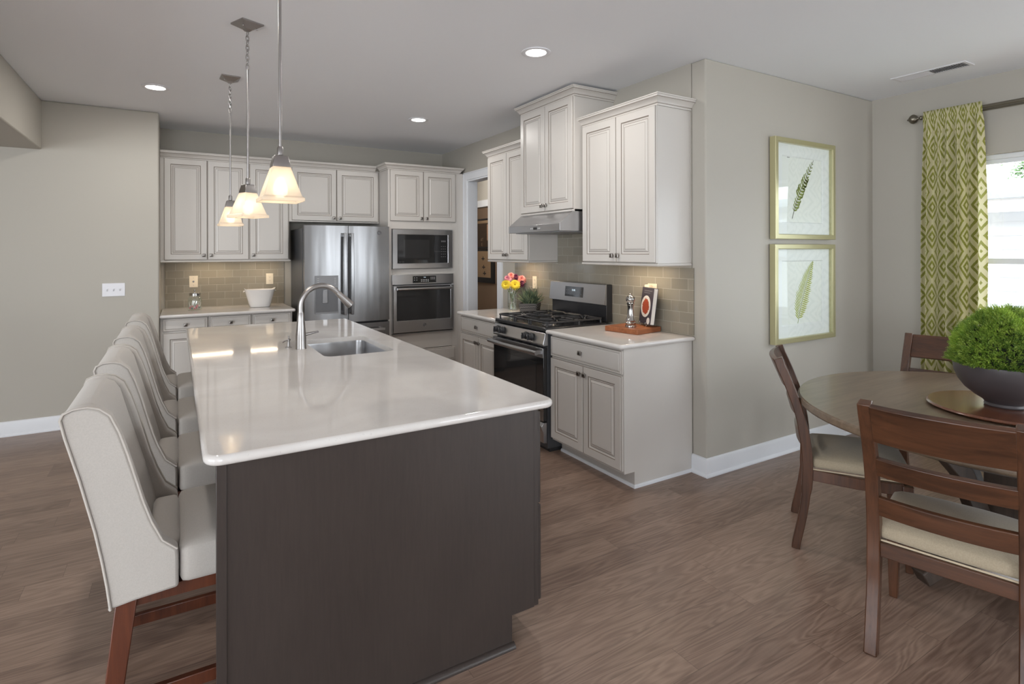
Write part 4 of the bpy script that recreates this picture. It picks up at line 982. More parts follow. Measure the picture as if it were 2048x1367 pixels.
for (x, y, z, rz, lb) in ((.362, 2.41, 1.692, .03, 'pendant light with frosted square shade nearest the camera, its rod cut by the frame top'),
                          (.348, 3.44, 1.683, .42, 'middle of the three pendant lights, its square shade turned cornerwise'), (.345, 4.56, 1.683, .05, 'pendant light with frosted square shade farthest from the camera')):
    pendant((x, y, z), rz)['label'] = lb
CAN_W = 58
for (x, y, lb) in ((1.981, 2.993, 'round recessed ceiling light nearest the camera, right of the pendants'), (-.128, 5.115, 'round recessed ceiling light at left, near the soffit'), (2.013, 5.097, 'small-looking recessed ceiling light over the refrigerator aisle'),
                   (-.128, 2.993, 'unseen recessed ceiling light added above the bar stools to light them')):  # last one is added out of view to brighten island and stools
    t = thing('recessed_light', (x, y, CEIL), lb, 'ceiling light', 'recessed ceiling lights')
    off(MB().lathe([(.066, CEIL - .0005), (.094, CEIL - .0005), (.094, CEIL - .006), (.080, CEIL - .010), (.066, CEIL - .006), (.066, CEIL - .0005)], (x, y, 0), 40, cap=False).build('trim_ring', 'whiteplate', None, smooth=40), t)
    off(MB().lathe([(.0655, CEIL - .0008), (.0655, CEIL - .004), (.0001, CEIL - .005)], (x, y, 0), 40).build('lens', 'can', None, smooth=40), t)
    l = bpy.data.lights.new('downlight', 'AREA'); l.shape = 'DISK'; l.size = .13; l.energy = CAN_W * .135; l.color = (1, .96, .91)
    lo = bpy.data.objects.new('downlight', l); COL.objects.link(lo); lo.location = (x, y, CEIL - .02); off(lo, t)
t = thing('ceiling_vent', (4.63, 1.90, CEIL), 'white slotted air vent in the ceiling near the window wall', 'vent')
VX, VY0, VY1 = 4.63, 1.66, 2.12
off(ringframe(0, 1, 0, 1, .01, .1, 0, 'x', 'trim') if False else MB().box(VX - .075, VX - .055, VY0, VY1, CEIL - .006, CEIL - .0005).box(VX + .055, VX + .075, VY0, VY1, CEIL - .006, CEIL - .0005).box(VX - .055, VX + .055, VY0, VY0 + .02, CEIL - .006, CEIL - .0005).box(VX - .055, VX + .055, VY1 - .02, VY1, CEIL - .006, CEIL - .0005).box(VX - .055, VX + .055, (VY0 + VY1) / 2 - .005, (VY0 + VY1) / 2 + .005, CEIL - .006, CEIL - .0005).build('vent_frame', 'whiteplate', None), t)
off(box('vent_duct', (VX - .055, VX + .055, VY0 + .02, VY1 - .02, CEIL - .0012, CEIL - .0006), 'darkplastic'), t)
for k in range(30):
    y = VY0 + .028 + k * (VY1 - VY0 - .056) / 29
    a = math.radians(40) * (1 if k < 15 else -1); c, s_ = math.cos(a), math.sin(a)
    mb = MB(); zc_ = CEIL - .0052; h = .0052
    q = [(y + s_ * h * .9 + .0006, CEIL - .0015), (y + s_ * -h * .9 + .0006, CEIL - .0085), (y + s_ * -h * .9 - .0006, CEIL - .0085), (y + s_ * h * .9 - .0006, CEIL - .0015)]
    off(mb.prism(q, VX - .0545, VX + .0545, 'x').build('louver', 'whiteplate', None), t)

# ------------------------------------------------------------------ switches and outlets
def plate_B(x, z, w, h, yw, name, label, cat, mat, detail):
    t = thing(name, (x, yw, z), label, cat)
    pl = off(box('cover_plate', (x - w / 2, x + w / 2, yw - .006, yw - .0003, z - h / 2, z + h / 2), mat, bevel=.002), t)
    detail(t, x, z, yw); return t
def toggles(t, x, z, yw):
    for dx in (-.046, 0, .046):
        off(MB().rings([[(x + dx - .005, yw - .006, z - .012), (x + dx + .005, yw - .006, z - .012), (x + dx + .005, yw - .006, z + .012), (x + dx - .005, yw - .006, z + .012)],
                        [(x + dx - .004, yw - .018, z + .004), (x + dx + .004, yw - .018, z + .004), (x + dx + .004, yw - .018, z + .011), (x + dx - .004, yw - .018, z + .011)]]).build('toggle', 'whiteplate', None, bevel=.001), t)
def socketsB(t, x, z, yw):
    for dz in (-.02, .02):
        s_ = off(MB().lathe([(.016, 0), (.016, -.002), (.0001, -.002)], (x, yw - .0062, z + dz), 20, axis='y').build('receptacle', 'plate', None, smooth=30), t)
        fix_sub(off(MB().box(x - .008, x - .006, yw - .0092, yw - .0083, z + dz - .001, z + dz + .007).box(x + .006, x + .008, yw - .0092, yw - .0083, z + dz - .001, z + dz + .007).box(x - .002, x + .002, yw - .0092, yw - .0083, z + dz - .010, z + dz - .006).build('slots', 'slot', None), t), s_)
def jackB(t, x, z, yw):
    off(MB().lathe([(.010, 0), (.010, -.003), (.005, -.008), (.0001, -.008)], (x, yw - .0062, z), 16, axis='y').build('jack', 'greyplastic', None, smooth=30), t)
    for dz in (-.038, .038): off(MB().lathe([(.003, 0), (.003, -.001), (.0001, -.001)], (x, yw - .0062, z + dz), 10, axis='y').build('screw', 'greyplastic', None), t)
plate_B(-.466, 1.165, .165, .115, YL, 'light_switch', 'white triple toggle light switch on the left wall', 'switch', 'whiteplate', toggles)
plate_B(.162, 1.185, .080, .122, YB - .008, 'wall_jack', 'almond wall plate on the back tile behind the candy jar', 'wall plate', 'plate', jackB)
plate_B(.903, 1.195, .075, .120, YB - .008, 'power_outlet', 'almond power outlet on the back tile above the white tub', 'outlet', 'plate', socketsB)
def plate_R(y, z, w, h, name, label):
    xw = XW - .008
    t = thing(name, (xw, y, z), label, 'outlet')
    off(box('cover_plate', (xw - .006, xw - .0003, y - w / 2, y + w / 2, z - h / 2, z + h / 2), 'plate', bevel=.002), t)
    for dz in (-.02, .02):
        s_ = off(MB().lathe([(.016, 0), (.016, -.002), (.0001, -.002)], (xw - .0062, y, z + dz), 20, axis='x').build('receptacle', 'plate', None, smooth=30), t)
        fix_sub(off(MB().box(xw - .0092, xw - .0083, y - .008, y - .006, z + dz - .001, z + dz + .007).box(xw - .0092, xw - .0083, y + .006, y + .008, z + dz - .001, z + dz + .007).build('slots', 'slot', None), t), s_)
    return t
plate_R(4.557, 1.19, .072, .120, 'power_outlet', 'almond power outlet on the side tile behind the spiky plant')
plate_R(2.990, 1.19, .090, .125, 'power_outlet', 'almond power outlet on the side tile behind the cookbook')
t = thing('plug_in_night_light', (XW - .03, 3.01, 1.19), 'cream plug-in device in the outlet behind the cookbook', 'plug-in device')
off(MB().rbox(XW - .050, XW - .0176, 2.985, 3.035, 1.145, 1.245, .006, 4).build('casing', 'plate', None, smooth=40), t)

# ------------------------------------------------------------------ framed fern prints on the dining wall
def flat_xz(polys, y, name, mat, root, th=.0004):
    mb = MB()
    for p in polys: mb.prism([(a, b) for a, b in p], y - th, y, 'y')
    return off(mb.build(name, mat, None), root)
def leaflet(cx, cz, ang, L, wd, n=6):
    pts = []; 
    for k in range(n + 1):
        t = k / n; w = wd * math.sin(PI * min(1, t * .94 + .04)) ** .7; pts.append((t * L, w))
    pts = pts + [(a, -b) for a, b in reversed(pts[:-1])][:-1] + [(0, -wd * .1)]
    c, s = math.cos(ang), math.sin(ang)
    return [(cx + a * c - b * s, cz + a * s + b * c) for a, b in pts]
def picture(x0, x1, z0, z1, label, kind):
    yf = YD - .055
    t = thing('framed_picture', ((x0 + x1) / 2, YD, z0), label, 'framed picture', 'fern prints on the dining wall')
    def R(i, y): return [(x0 + i, y, z0 + i), (x1 - i, y, z0 + i), (x1 - i, y, z1 - i), (x0 + i, y, z1 - i)]
    off(MB().rings([R(0, YD - .008), R(0, yf + .003), R(.003, yf), R(.032, yf), R(.036, yf + .004), R(.036, YD - .008), R(0, YD - .008)], True, False, False).build('frame', 'frame', None, smooth=20), t)
    off(MB().box(x0 + .01, x1 - .01, YD - .008, YD - .001, z0 + .01, z1 - .01).build('backing', 'slot', None), t)
    i1 = .036; my = YD - .024
    mw = .085
    def R2(a, y): return [(x0 + a, y, z0 + a), (x1 - a, y, z0 + a), (x1 - a, y, z1 - a), (x0 + a, y, z1 - a)]
    off(MB().rings([R2(i1, my + .008), R2(i1, my), R2(i1 + mw, my), R2(i1 + mw + .008, my + .009), R2(i1, my + .009)], True, False, False).build('mat_board', 'mat', None), t)
    pa = off(box('print_paper', (x0 + i1 + .002, x1 - i1 - .002, my + .010, my + .012, z0 + i1 + .002, z1 - i1 - .002), 'paper'), t)
    g = off(box('glazing', (x0 + i1 + .001, x1 - i1 - .001, yf + .008, yf + .010, z0 + i1 + .001, z1 - i1 - .001), 'picglass'), t)
    cx, cz = (x0 + x1) / 2, (z0 + z1) / 2; yy = my + .0098
    polys = []; stem = []
    if kind == 1:                                    # slim arching fern with lobed leaflets
        P = [Vector((cx - .125, cz - .215)), Vector((cx - .07, cz - .06)), Vector((cx + .02, cz + .05)), Vector((cx + .155, cz + .245))]
    else:                                            # broad feather shaped frond
        P = [Vector((cx - .055, cz - .23)), Vector((cx - .02, cz - .10)), Vector((cx + .05, cz + .06)), Vector((cx + .145, cz + .235))]
    def bz(t_): a, b, c, d = P; u = 1 - t_; return a * u ** 3 + b * 3 * u * u * t_ + c * 3 * u * t_ * t_ + d * t_ ** 3
    N = 60; c_ = [bz(k / N) for k in range(N + 1)]
    for k in range(N):
        d = (c_[k + 1] - c_[k]); nn = Vector((-d.y, d.x)).normalized() * (.0016 + .0012 * (1 - k / N))
        stem.append([tuple(c_[k] - nn), tuple(c_[k + 1] - nn), tuple(c_[k + 1] + nn), tuple(c_[k] + nn)])
    rnd = random.Random(kind)
    if kind == 1:
        for k in range(8, N - 1, 3):
            tt = k / N; d = (c_[k + 1] - c_[k]); a = math.atan2(d.y, d.x)
            for s in (-1, 1):
                L = .050 * math.sin(PI * min(1, .25 + tt * .70)) * (1 if k % 4 else .75) + .006
                if s > 0 and tt < .35: L *= .6
                b = a + s * (1.05 + rnd.uniform(-.1, .1)); 
                polys.append(leaflet(c_[k].x, c_[k].y, b, L, L * .17))
                m_ = c_[k] + Vector((math.cos(b), math.sin(b))) * L * .75
                polys.append(leaflet(m_.x, m_.y, b + .8 * -s, L * .4, L * .13))
        for k in range(4, 14, 2):                    # side sprig on the right
            q = c_[26] + Vector((math.cos(.95), math.sin(.95))) * (.012 * k)
            for s in (-1, 1): polys.append(leaflet(q.x + .02, q.y, .95 + s * 1.0, .034 - .0012 * k, .008))
    else:
        for k in range(5, N, 1):
            tt = k / N; d = (c_[min(k + 1, N)] - c_[k - 1]); a = math.atan2(d.y, d.x)
            for s in (-1, 1):
                if (k + (s > 0)) % 2: continue
                L = (.130 if s > 0 else .115) * 2.3 * (tt - .05) ** .5 * (1.01 - tt) ** .95 + .002
                polys.append(leaflet(c_[k].x, c_[k].y, a + s * (.72 + .45 * (1 - tt)), L * rnd.uniform(.88, 1.06), .0042))
    f = flat_xz(polys, yy, 'fern_drawing', 'fern1' if kind == 1 else 'fern2', t)
    flat_xz(stem, yy - .0006, 'stem_drawing', 'ink' if kind == 1 else 'fern1', t)
    bx, bz_ = (cx - .185, cz + .235) if kind == 1 else (cx + .115, cz - .255)
    flat_xz([[(bx + k * .016, bz_), (bx + k * .016 + .012, bz_), (bx + k * .016 + .012, bz_ + .022), (bx + k * .016, bz_ + .022)] for k in range(2 if kind == 1 else 1)], yy, 'corner_seal', 'ink', t)
    if kind == 2: text_obj('signature', 'fern', .022, (bx + .045, yy - .0002, bz_ + .01), 'B', 'ink', t)
    else: pass
    return t
picture(3.676, 4.440, 1.575, 2.312, 'upper framed print of a slim green fern on the dining wall', 1)
picture(3.672, 4.436, .815, 1.538, 'lower framed print of a broad yellow-green fern on the dining wall', 2)

# ------------------------------------------------------------------ curtain and rod
XC = XWIN - .085
t = thing('curtain_rod', (XC, 1.0, 2.525), 'dark nickel double curtain rod with ball finial above the window', 'curtain rod')
off(MB().tube([(XC, 2.105, 2.527), (XC, -1.7, 2.527)], .0135, 16).build('rod', 'bronze', None, smooth=60), t)
off(MB().tube([(XC + .045, 2.09, 2.513), (XC + .045, -1.7, 2.513)], .008, 12).build('rear_rod', 'bronze', None, smooth=60), t)
off(MB().lathe([(.015, 2.105), (.017, 2.108), (.017, 2.118), (.010, 2.122), (.008, 2.132), (.014, 2.138), (.026, 2.146), (.036, 2.160), (.038, 2.170), (.032, 2.184), (.018, 2.196), (.008, 2.202), (.006, 2.210), (.0001, 2.212)], (XC, 0, 2.527), 24, axis='y').build('finial', 'bronze', None, smooth=60), t)
off(MB().box(XC + .0, XWIN - .0005, 2.085, 2.097, 2.508, 2.530).box(XWIN - .006, XWIN - .0005, 2.07, 2.11, 2.48, 2.56).build('bracket', 'bronze', None, bevel=.002), t)
mb = MB(); NU, NV = 150, 60; zt, zb = 2.566, .012; uvs = []
for j in range(NV + 1):
    tz = j / NV; z = zt + (zb - zt) * tz
    ya, yb = 2.092 + .040 * tz + .006 * math.sin(5 * tz), 1.722 - .02 * math.sin(PI * min(1, tz * 1.2)) 
    s = 0; prev = None
    for i in range(NU + 1):
        u = i / NU; ph = 2 * PI * 6.2 * u
        amp = (.006 + .040 * min(1, tz * 3.0) ** .7) * (1 if tz > .02 else .5)
        x = XC - .004 + amp * math.sin(ph + .5 * math.sin(3 * u + 1.3 * tz)) * (.75 + .4 * math.sin(ph * .37 + 1)) + .007 * math.sin(ph * 2.9) * max(0, 1 - tz * 3) 
        if tz < .04: x = XC + (.018 if (i % 2) else .012) * (1 if x > XC - .004 else -1) if False else XC - .016 - .006 * abs(math.sin(ph * 2.9))
        y = ya + (yb - ya) * u + .010 * math.cos(ph) * min(1, tz * 3)
        mb.v.append((x, y, z)); uvs.append((u * 0.86, z))
for j in range(NV):
    for i in range(NU): a = j * (NU + 1) + i; mb.f.append((a, a + 1, a + NU + 2, a + NU + 1)); mb.m.append(0)
mb.uv = uvs
o = mb.build('window_curtain', 'curtain', None, smooth=70, recalc=False); sm = o.modifiers.new('cloth', 'SOLIDIFY'); sm.thickness = .0015
tag(o, 'cream and olive green diamond print curtain hanging from the rod beside the window', 'curtain')

# ------------------------------------------------------------------ dining table
TX, TY = 3.250, 1.018
t = thing('dining_table', (TX, TY, 0), 'large round dining table in grey-brown wood with a dark pedestal', 'table')
off(MB().lathe([(.0001, .712), (.77, .712), (.830, .714), (.853, .720), (.860, .728), (.861, .748), (.859, .753), (.854, .755), (.852, .760), (.0001, .760)], (TX, TY, 0), 96).build('tabletop', 'tablewood', None, smooth=30), t)
off(MB().lathe([(.70, .670), (.70, .7115), (.66, .7115), (.66, .670)], (TX, TY, 0), 64, cap=False).build('apron', 'basewood', None, smooth=30), t)
mb = MB(); q = .075
mb.rings([[(TX - a, TY - a, z), (TX + a, TY - a, z), (TX + a, TY + a, z), (TX - a, TY + a, z)] for a, z in ((.11, .10), (.11, .17), (q, .20), (q, .58), (.14, .66), (.14, .7115))])
off(mb.build('pedestal', 'basewood', None, bevel=.004), t)
for k in range(4):
    a = PI / 4 + PI / 2 * k + .35; d = Vector((math.cos(a), math.sin(a), 0)); sd = Vector((-d.y, d.x, 0)); c = Vector((TX, TY, 0))
    off(MB().strip([c + d * .085 + Vector((0, 0, .13)), c + d * .25 + Vector((0, 0, .12)), c + d * .38 + Vector((0, 0, .075)), c + d * .45 + Vector((0, 0, .035))], .034, [.05, .045, .036, .032], sd).build('foot', 'basewood', None, bevel=.005), t)
    off(MB().strip([c + d * .13 + Vector((0, 0, .16)), c + d * .17 + Vector((0, 0, .32)), c + d * .25 + Vector((0, 0, .50)), c + d * .42 + Vector((0, 0, .690))], .030, .038, sd).build('brace', 'basewood', None, bevel=.005), t)
o = MB().lathe([(.0001, .7605), (.28, .7605), (.30, .766), (.306, .772), (.303, .777), (.298, .780), (.0001, .780)], (3.245, 1.02, 0), 72).build('lazy_susan', 'susanwood', None, smooth=30)
tag(o, 'round reddish brown wooden turntable on the dining table under the dark bowl', 'lazy susan')
BX, BY = 3.240, 1.035
t = thing('potted_topiary', (BX, BY, .7805), 'mound of bright green cedar-like foliage in a dark stoneware bowl', 'potted plant')
off(MB().lathe([(.0001, .7806), (.072, .7806), (.075, .786), (.072, .796), (.080, .806), (.110, .826), (.145, .856), (.170, .892), (.184, .928), (.189, .962), (.1885, .972), (.184, .972), (.180, .955), (.165, .90), (.12, .845), (.0001, .82)], (BX, BY, 0), 64).build('bowl', 'bowl', None, smooth=40), t)
off(MB().lathe([(.0001, .93), (.178, .945), (.176, .952), (.16, 1.05), (.115, 1.13), (.0001, 1.165)], (BX, BY, 0), 32).build('moss_core', 'soil', None, smooth=40), t)
mb = MB(); rv = []; rnd = random.Random(3)
def sprig(base, n, L, r0):
    side = n.cross(Vector((rnd.uniform(-1, 1), rnd.uniform(-1, 1), rnd.uniform(-1, 1)))).normalized(); v = rnd.random()
    k = 5
    for i in range(k):
        for s in ((-1, 1) if i < k - 1 else (0,)):
            o_ = base + n * L * (.15 + .75 * i / k)
            d = (n * (.75 if s else 1) + side * s * .8).normalized(); l = L * (.42 - .05 * i); w = n.cross(side).normalized() * l * .0 + side * (l * .12) * (1 if s == 0 else 0) + (n * l * .16 if s else Vector((0, 0, 0)))
            up_ = n.cross(side).normalized() * l * .14 * rnd.uniform(-1, 1)
            b = len(mb.v)
            mb.v += [tuple(o_), tuple(o_ + d * l * .55 + w + up_), tuple(o_ + d * l), tuple(o_ + d * l * .45 - w - up_)]
            mb.f.append((b, b + 1, b + 2, b + 3)); mb.m.append(0); rv.extend([v] * 4)
for i in range(6200):
    ct_ = rnd.uniform(-.12, 1); ph = rnd.uniform(0, 2 * PI); st = math.sqrt(max(0, 1 - ct_ * ct_))
    n = Vector((st * math.cos(ph), st * math.sin(ph), ct_))
    lump = 1.0 + .05 * math.sin(5 * ph + 3 * ct_) + .04 * math.sin(9 * ct_ + 2 * ph) + rnd.uniform(-.07, .05)
    c = Vector((BX, BY, .985)) + Vector((n.x * .182 * lump, n.y * .182 * lump, n.z * .215 * lump if n.z > 0 else n.z * .10))
    nn = (n + Vector((rnd.uniform(-.6, .6), rnd.uniform(-.6, .6), rnd.uniform(-.2, .7)))).normalized()
    sprig(c, nn, rnd.uniform(.026, .044), 1)
o = mb.build('foliage', 'topiary', None, recalc=False); at = o.data.attributes.new('rnd', 'FLOAT', 'POINT'); at.data.foreach_set('value', rv); off(o, t)

# ------------------------------------------------------------------ dining chairs (local +x = facing)
def dchair():
    root = thing('dining_chair', (0, 0, 0), '', 'chair', 'dining chairs around the round table')
    Hh = .945; hw = .235; pw = .0215
    prof = [(-.062, 0), (-.040, .10), (-.018, .22), (-.006, .34), (-.004, .44), (-.015, .56), (-.045, .70), (-.091, .83), (-.142, .945)]
    def X(z):
        for (x0, z0), (x1, z1) in zip(prof, prof[1:]):
            if z0 <= z <= z1: return x0 + (x1 - x0) * (z - z0) / (z1 - z0)
    sm = []
    for k in range(25):
        z = Hh * k / 24; sm.append((sum(X(min(Hh, max(0, z + d))) for d in (-.04, -.02, 0, .02, .04)) / 5, z))
    for s in (-1, 1):
        th = [(.019 if z < .3 else .024 if z < .6 else .021) for x, z in sm]
        MB().strip([(x, s * (hw - pw), z) for x, z in sm], pw, th, (0, 1, 0)).build('leg', 'chairwood', root, bevel=.004)
        MB().strip([(.405, s * .235, .40), (.407, s * .235, .2), (.410, s * .236, 0)], [.022, .020, .015], [.022, .020, .015], (0, 1, 0)).build('leg', 'chairwood', root, bevel=.003)
    def slat(z0, z1, bow, th, name, zc=0.0):
        mb = MB(); rs = []; n = 12
        for k in range(n + 1):
            y = (-1 + 2 * k / n) * (hw - 2 * pw + .004); c = 1 - (y / hw) ** 2
            xa, xb = X(z0) - bow * c, X(z1) - bow * c; t0 = Vector((xb - xa, 0, z1 - z0)).normalized(); nn = Vector((-t0.z, 0, t0.x)) * th
            rs.append([Vector((xa, y, z0)) + nn, Vector((xb, y, z1 + zc * c)) + nn, Vector((xb, y, z1 + zc * c)) - nn, Vector((xa, y, z0)) - nn])
        mb.rings(rs); mb.build(name, 'chairwoody', root, bevel=.003)
    slat(.800, .938, .034, .0125, 'top_rail', .0)
    slat(.664, .732, .034, .011, 'back_slat'); slat(.508, .578, .032, .011, 'back_slat')
    mb = MB(); mb.strip([(.0, 0, .388), (-.002, 0, .389)], 0.1, .02) if False else None
    MB().box(-.018, .008, -hw + 2 * pw - .002, hw - 2 * pw + .002, .350, .404).build('seat_rail', 'chairwoody', root, bevel=.003)
    MB().box(.388, .425, -.213, .213, .352, .404).build('seat_rail', 'chairwoody', root, bevel=.003)
    for s in (-1, 1): MB().strip([(.014, s * (hw - .020), .377), (.20, s * (hw + .008), .377), (.390, s * .233, .377)], .012, .027, (0, 1, 0)).build('seat_rail', 'chairwood', root, bevel=.003)
    def tp(p, h):
        f = 1 + .04 * (p.x / h.x); rr = 1 - .05 * (p.y / h.y) ** 2 * abs(p.x / h.x)
        return Vector((p.x * rr, p.y * f, p.z))
    ct2 = MB().rbox(-.008, .432, -.228, .228, .405, .464, .028, 8, dome=.038, taper=tp).build('seat_cushion', 'seatfab', root, smooth=60)
    pl = [(x, y, .4085) for x, y in rrect(-.006, .430, -.229, .229, [.04] * 4, 5)]; 
    MB().tube(pl + [pl[0]], .0036, 6).build('piping', 'piping_linen', ct2, smooth=60)
    return root
M['piping_linen'] = plain('linen_piping', rgb(196, 180, 154), 0.85)
c0 = dchair()
def put(o, loc_world, local, phi, label):
    c, s = math.cos(phi), math.sin(phi)
    o.location = (loc_world[0] - (local[0] * c - local[1] * s), loc_world[1] - (local[0] * s + local[1] * c), 0); o.rotation_euler = (0, 0, phi); o['label'] = label; o['category'] = 'chair'
put(c0, (2.180, 1.113), (-.078, .235), math.radians(13.5), 'brown ladder-back dining chair in the right foreground, its back to the camera')
put(copy_tree(c0), (2.646, 1.691), (-.078, -.235), math.radians(-57.1), 'brown ladder-back dining chair seen side-on, below the fern prints')
put(copy_tree(c0), (4.15, 1.835), (-.160, -.235), math.radians(187), 'brown ladder-back dining chair behind the table, in front of the curtain')

# ------------------------------------------------------------------ small things on the counters
JX, JY = .165, 6.44
t = thing('candy_jar', (JX, JY, .9145), 'clear glass jar of lollipops with a chrome lid on the back counter', 'jar')
off(MB().lathe([(.0001, .9150), (.060, .9150), (.063, .922), (.063, 1.02), (.058, 1.038), (.047, 1.050), (.047, 1.060), (.0445, 1.060), (.0445, 1.050), (.0555, 1.036), (.0605, 1.018), (.0605, .926), (.058, .921), (.0001, .921)], (JX, JY, 0), 48).build('glass_body', 'jarglass', None, smooth=40), t)
lid = off(MB().lathe([(.0001, 1.0605), (.050, 1.0605), (.050, 1.082), (.046, 1.087), (.0001, 1.088)], (JX, JY, 0), 40).build('lid', 'chrome', None, smooth=30), t)
fix_sub(off(MB().lathe([(.004, 1.088), (.004, 1.100), (.010, 1.106), (.011, 1.113), (.006, 1.121), (.0001, 1.122)], (JX, JY, 0), 20).build('lid_knob', 'chrome', None, smooth=40), t), lid)
rnd = random.Random(5)
CN = [('pink', 'pink'), ('candy2', 'pale cream'), ('candy3', 'dark teal')]
pts = []
for k in range(22):
    for _ in range(60):
        a, rr = rnd.uniform(0, 2 * PI), .044 * math.sqrt(rnd.random()); p = Vector((JX + rr * math.cos(a), JY + rr * math.sin(a), rnd.uniform(.934, .960)))
        if all((p - q).length > .0185 for q in pts): pts.append(p); break
for k, p in enumerate(pts):
    m_, nm = CN[[0, 1, 0, 2, 0, 1][k % 6]]
    t2 = thing('lollipop', tuple(p), nm + ' wrapped lollipop with white stick inside the glass jar', 'lollipop', 'lollipops in the jar: ' + nm)
    off(MB().sphere(tuple(p), .0095, 12, 8).build('candy', m_, None, smooth=60), t2)
    d = Vector(((p.x - JX) * .25 + rnd.uniform(-.006, .006), (p.y - JY) * .25 + rnd.uniform(-.006, .006), .055)); d = d.normalized() * rnd.uniform(.045, .062)
    off(MB().tube([p + d.normalized() * .009, p + d], .0016, 6).build('stick', 'stick', None, smooth=60), t2)

t = thing('white_tub', (.765, 6.46, .9145), 'white oval enamel tub with ear handles on the back counter', 'tub')
mb = MB(); rs = []
def ov(a, b, z, ear=0): return [(.765 + a * math.copysign(abs(math.cos(q)) ** .75, math.cos(q)), 6.46 + b * math.copysign(abs(math.sin(q)) ** .75, math.sin(q)), z + ear * max(0, abs(math.cos(q)) - .80) / .2) for q in [2 * PI * k / 56 for k in range(56)]]
mb.rings([ov(.092, .062, .915), ov(.098, .068, .918), ov(.120, .084, 1.0), ov(.148, .100, 1.090, .014), ov(.151, .103, 1.096, .016), ov(.151, .103, 1.099, .016), ov(.146, .098, 1.096, .015), ov(.117, .081, 1.0), ov(.095, .065, .922)])
tub = off(mb.build('tub_body', 'ceramic', None, smooth=50), t)
for s in (-1, 1): off(MB().tube([(.765 + s * (.1465 + .012 * math.sin(q)), 6.46 + .03 * math.cos(q), 1.088 - .012 * math.sin(q)) for q in [PI * k / 8 for k in range(9)]], .0035, 8).build('handle', 'ceramic', None, smooth=60), t)

# vase and cut flowers
VX_, VY_ = 2.845, 4.74
t = thing('flower_vase', (VX_, VY_, .9145), 'clear glass cylinder vase holding cut flowers on the far counter', 'vase')
off(MB().lathe([(.0001, .915), (.040, .915), (.043, .920), (.045, 1.095), (.0425, 1.095), (.0405, .926), (.0001, .926)], (VX_, VY_, 0), 40).build('glass_body', 'jarglass', None, smooth=40), t)
off(MB().lathe([(.0001, .9265), (.040, .9265), (.0405, .985), (.0001, .985)], (VX_, VY_, 0), 32).build('water', 'water', None, smooth=40), t)
FL = [(2.775, 4.735, 1.165, .046, 'yellow', 'yellow daisy, leftmost flower in the vase'), (2.868, 4.72, 1.162, .050, 'yellow', 'large yellow daisy at the front centre of the bouquet'),
      (2.815, 4.77, 1.216, .036, 'ppink', 'lavender pink flower above the leftmost yellow daisy'), (2.866, 4.79, 1.238, .040, 'salmon', 'salmon flower at the top of the bouquet'),
      (2.905, 4.765, 1.228, .032, 'purple', 'small purple flower near the top of the bouquet'), (2.950, 4.735, 1.206, .046, 'salmon', 'salmon pink flower at the right of the bouquet'),
      (2.940, 4.725, 1.164, .034, 'purple', 'dark purple flower below the right salmon flower')]
rnd = random.Random(11)
for (x, y, z, r_, m_, lb) in FL:
    r_ *= 1.12; c = Vector((x, y, z)); t = thing('cut_flower', (x, y, z), lb, 'flower', 'cut flowers in the vase')
    n = (Vector((-.55, -.75, .45)) + Vector((x - VX_, y - VY_, 0)) * 3).normalized(); a = n.orthogonal().normalized(); b = n.cross(a)
    mb = MB()
    layers = 3 if m_ != 'yellow' else 2
    for L in range(layers):
        N = 18 if m_ == 'yellow' else 16
        for k in range(N):
            q = 2 * PI * (k + .5 * L) / N + rnd.uniform(-.05, .05); d = a * math.cos(q) + b * math.sin(q); sd = n.cross(d)
            R_ = r_ * (1 - .22 * L) * rnd.uniform(.93, 1.05); w = r_ * .16; lift = n * (.004 + .008 * L)
            mb.rings([[c + d * r_ * .12 + sd * w * .4 + lift, c + d * r_ * .12 - sd * w * .4 + lift, c + d * r_ * .12 - sd * w * .4 + lift - n * .001, c + d * r_ * .12 + sd * w * .4 + lift - n * .001],
                      [c + d * R_ * .65 + sd * w + lift + n * (.004 + .010 * L), c + d * R_ * .65 - sd * w + lift + n * (.004 + .010 * L), c + d * R_ * .65 - sd * w + lift + n * (.003 + .010 * L), c + d * R_ * .65 + sd * w + lift + n * (.003 + .010 * L)],
                      [c + d * R_ + sd * w * .35 + lift + n * .014 * L, c + d * R_ - sd * w * .35 + lift + n * .014 * L, c + d * R_ - sd * w * .35 + lift + n * (.014 * L - .001), c + d * R_ + sd * w * .35 + lift + n * (.014 * L - .001)]])
    off(mb.build('petals', m_, None), t)
    off(MB().sphere(tuple(c + n * .006), r_ * .26, 12, 8, sz=.8).build('flower_centre', 'ycentre' if m_ == 'yellow' else m_, None, smooth=60), t)
    s_ = c - n * .003; foot = Vector((VX_ + (VX_ - x) * .18, VY_ + (VY_ - y) * .25, .935)); midp = Vector((VX_ + (x - VX_) * .30, VY_ + (y - VY_) * .30, 1.07))
    off(MB().tube([s_, s_ - Vector((0, 0, .02)), midp, foot], .0022, 6).build('stem', 'stem', None, smooth=60), t)
    mb = MB()
    for k in range(3):
        p = midp + (s_ - midp) * (.25 + .2 * k); q = rnd.uniform(0, 6.28); d = Vector((math.cos(q), math.sin(q), .5)).normalized() * .03; sd = d.cross(Vector((0, 0, 1))).normalized() * .006
        mb.add([p, p + d * .5 + sd, p + d, p + d * .5 - sd], [(0, 1, 2, 3)])
    off(mb.build('leaves', 'stem', None, recalc=False), t)

